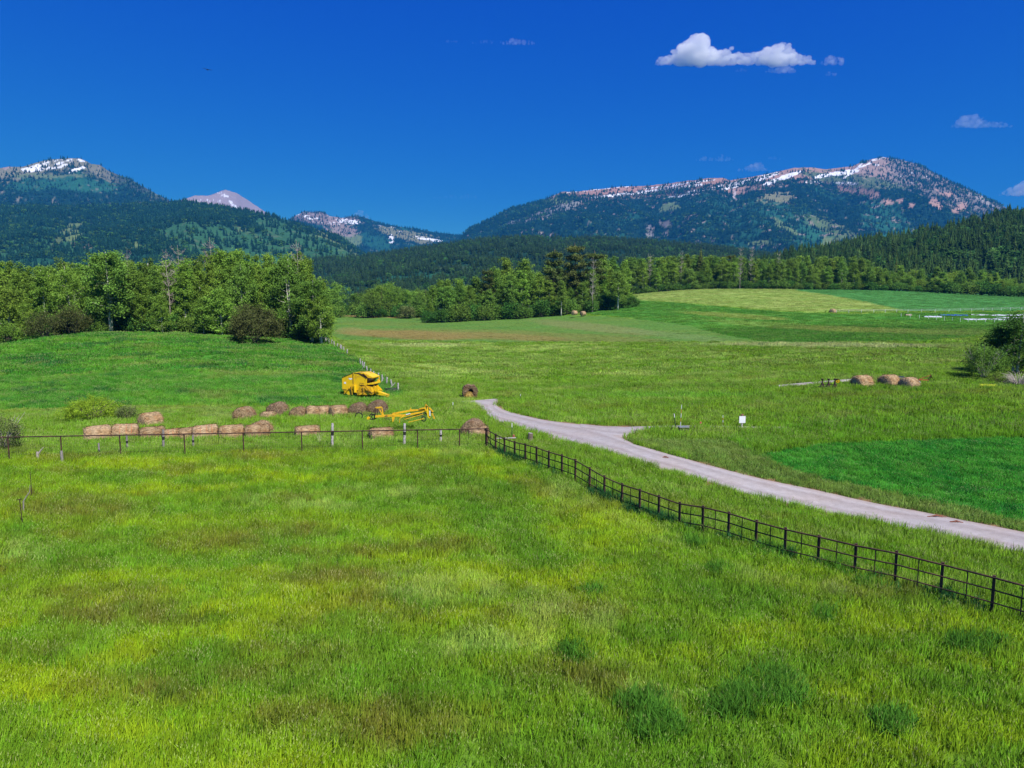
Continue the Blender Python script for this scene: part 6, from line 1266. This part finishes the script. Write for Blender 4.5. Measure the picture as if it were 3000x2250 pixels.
# ------------------------------------------------------------ hawk
by = 95.0; bx_ = float(ray(607, 202)[0]) * by; e = empty('hawk', (bx_, by, topz(607, 204, by)), rad(10)); e.rotation_euler = (rad(8), rad(11), rad(8)); tag(e, 'dark hawk gliding with spread wings in the upper left sky', 'bird')
FE = mat_plain('dark_feathers', (.020,.015,.012), .8)
mb = MB(); mb.tube([(0, -.30, .0), (0, -.24, .0), (0, -.12, .0), (0, .05, -.01), (0, .20, 0), (0, .28, .0)], [.015, .04, .065, .07, .045, .02], 9); mb.build('body', FE, e, smooth=True)
for s in (-1, 1):
    mb = MB(); pr = [(.05, -.14, .10), (.25, -.20, .08), (.42, -.16, .06), (.60, -.02, .03)]; V = []; top = []
    for (xx, le, th), ch in zip(pr, (.26, .24, .22, .10)): V.append((s * xx, le, .02 + xx * .10)); V.append((s * xx, le + ch, .01 + xx * .10)); V.append((s * xx, le + ch * .4, .03 + xx * .10 + th * .1))
    F = []
    for i in range(3):
        b0 = i * 3; F += [(b0, b0 + 3, b0 + 5, b0 + 2), (b0 + 2, b0 + 5, b0 + 4, b0 + 1), (b0 + 1, b0 + 4, b0 + 3, b0)]
    F += [(0, 2, 1), (9, 10, 11)]; mb.add(V, F); mb.build('wing', FE, e)
mb = MB(); mb.add([(-.03, .24, 0), (.03, .24, 0), (.10, .48, .0), (-.10, .48, .0), (0, .3, .02)], [(0, 1, 2, 3), (0, 4, 1), (1, 4, 2), (2, 4, 3), (3, 4, 0)]); mb.build('tail', FE, e)
# ------------------------------------------------------------ clouds: real volumes of droplets
def cloud(px0_, px1_, pyb, prof, Y, dens, label, seed, depth=.5, rough=1.0, group=None):
    """prof: (column fraction, height in rows above the base); lumps fill the outline"""
    rg = np.random.default_rng(seed); s = Y / FPX; x0 = float(ray(px0_, pyb)[0]) * Y; x1 = float(ray(px1_, pyb)[0]) * Y; zb = topz((px0_ + px1_) / 2, pyb, Y)
    me = bpy.data.metaballs.new('cloud_balls'); 
    Vs = []; Fs = []
    L = x1 - x0; n = max(5, int((px1_ - px0_) / 9)); xs = [p[0] for p in prof]; hs_ = [p[1] for p in prof]
    balls = []
    for i in range(n):
        f = (i + .5) / n + rg.uniform(-.3, .3) / n; f = min(max(f, .015), .985); H = float(np.interp(f, xs, hs_)) * s; r = max(H * .27, 3.0 * s); k = max(1, int(H / (r * 1.0)))
        for j in range(k + 1):
            zz = r * .6 + (H - 1.3 * r) * j / max(1, k); rr = r * rg.uniform(.75, 1.1) * (1 - .15 * j / (k + 1)); balls.append((x0 + L * f + rg.normal(0, r * .25), rg.normal(0, r * depth), zb + max(zz, r * .5), rr))
            if H > 14 * s:
                for q in range(3): a = rg.uniform(0, 6.28); balls.append((balls[-1][0] + rr * .7 * math.cos(a), balls[-1][1] - rr * .4 * abs(math.sin(a)), balls[-1][2] + rr * .45 * rg.uniform(-.5, 1), rr * rg.uniform(.4, .65)))
    bmx = bpy.data.meshes.new('cloud'); import bmesh
    bm = bmesh.new()
    for (x, y, z, r) in balls: bmesh.ops.create_icosphere(bm, subdivisions=2, radius=r, matrix=Matrix.Translation((x, Y + y, z)) @ Matrix.Diagonal((1.15, 1, .85, 1)))
    bm.to_mesh(bmx); bm.free(); o = bpy.data.objects.new('cloud', bmx); COL.objects.link(o)
    rm = o.modifiers.new('union', 'REMESH'); rm.mode = 'VOXEL'; rm.voxel_size = 1.7 * s
    dg = bpy.context.evaluated_depsgraph_get(); m2 = bpy.data.meshes.new_from_object(o.evaluated_get(dg)); o.modifiers.clear(); o.data = m2
    nv = len(m2.vertices); co = np.empty(nv * 3, np.float32); m2.vertices.foreach_get('co', co); co = co.reshape(-1, 3); no = np.empty(nv * 3, np.float32); m2.vertices.foreach_get('normal', no); no = no.reshape(-1, 3)
    w = 14 * s; d = (fbm((co[:, 0] + co[:, 1] * .7) / w, (co[:, 2] * 1.4 + co[:, 1] * .6) / w, seed, 5) - .5) * 9 * s * rough; d *= 1 - .75 * sstep(zb + 4 * s, zb, co[:, 2]); co = co + no * d[:, None]
    m2.vertices.foreach_set('co', co.astype(np.float32).ravel()); m2.update()
    m, nt, b = newmat('cloud_mist'); nt.nodes.remove(b); pv = N(nt, 'ShaderNodeVolumePrincipled'); pv.inputs['Density'].default_value = dens; pv.inputs['Color'].default_value = (1, 1, 1, 1); pv.inputs['Anisotropy'].default_value = 0.0
    nt.links.new(pv.outputs[0], nt.nodes.get('Material Output').inputs['Volume']); m2.materials.clear(); m2.materials.append(m)
    return tag(o, label, 'cloud', group)
cloud(1915, 2392, 190, [(0, 8), (.04, 20), (.12, 30), (.17, 58), (.24, 78), (.29, 70), (.33, 50), (.38, 44), (.45, 36), (.5, 30), (.55, 34), (.62, 32), (.68, 42), (.76, 58), (.82, 46), (.88, 26), (.95, 22), (1, 8)], 9000, .013, 'large white cumulus with two domes in the upper right sky', 21)
cloud(2240, 2335, 214, [(0, 5), (.3, 24), (.7, 24), (1, 6)], 9000, .0045, 'grey drooping underside puff below the large cumulus', 2)
cloud(2405, 2475, 190, [(0, 8), (.35, 28), (.6, 18), (.85, 26), (1, 8)], 9000, .0040, 'small ragged cloud just right of the large cumulus', 3)
cloud(2414, 2452, 222, [(0, 4), (.4, 14), (1, 4)], 9000, .0035, 'tiny cloud under the small ragged one', 4)
cloud(2152, 2190, 210, [(0, 4), (.5, 10), (1, 4)], 9000, .0014, 'tiny faint cloud below the middle of the large cumulus', 5)
cloud(2786, 2966, 374, [(0, 6), (.2, 34), (.35, 34), (.55, 18), (.85, 16), (1, 6)], 13000, .0022, 'flat thin cloud at the right above the mountain', 6)
cloud(2922, 3120, 574, [(0, 6), (.3, 32), (.5, 62), (.8, 80), (1, 70)], 15000, .0040, 'white cloud cut by the right frame edge above the mountain', 7)
cloud(2162, 2262, 502, [(0, 4), (.5, 24), (.6, 22), (1, 5)], 15000, .0020, 'small white cloud resting over the long mountain crest', 8)
cloud(2034, 2150, 472, [(0, 8), (.2, 14), (.5, 8), (.7, 18), (1, 6)], 15000, .0014, 'faint wispy cloud left above the mountain crest', 9)
cloud(2248, 2286, 468, [(0, 4), (.5, 12), (1, 4)], 15000, .0008, 'very faint cloud scrap over the mountain crest', 10)
cloud(1472, 1572, 131, [(0, 6), (.25, 18), (.5, 14), (.75, 12), (1, 5)], 11000, .0030, 'thin flat cloud high in the middle of the sky', 11)
cloud(1382, 1470, 128, [(0, 5), (.4, 10), (1, 8)], 11000, .0010, 'faint streak left of the thin flat middle cloud', 12)
cloud(1304, 1340, 124, [(0, 5), (.4, 12), (1, 4)], 11000, .0016, 'faint cloud speck far left of the thin middle cloud', 13)
cloud(1022, 1085, 640, [(0, 6), (.6, 24), (1, 6)], 15000, .0024, 'small white puff peeping over the distant snowy ridge', 14)
cloud(1268, 1396, 582, [(0, 5), (.5, 12), (1, 10)], 15000, .0005, 'very faint grey cloud bar over the valley gap', 15)
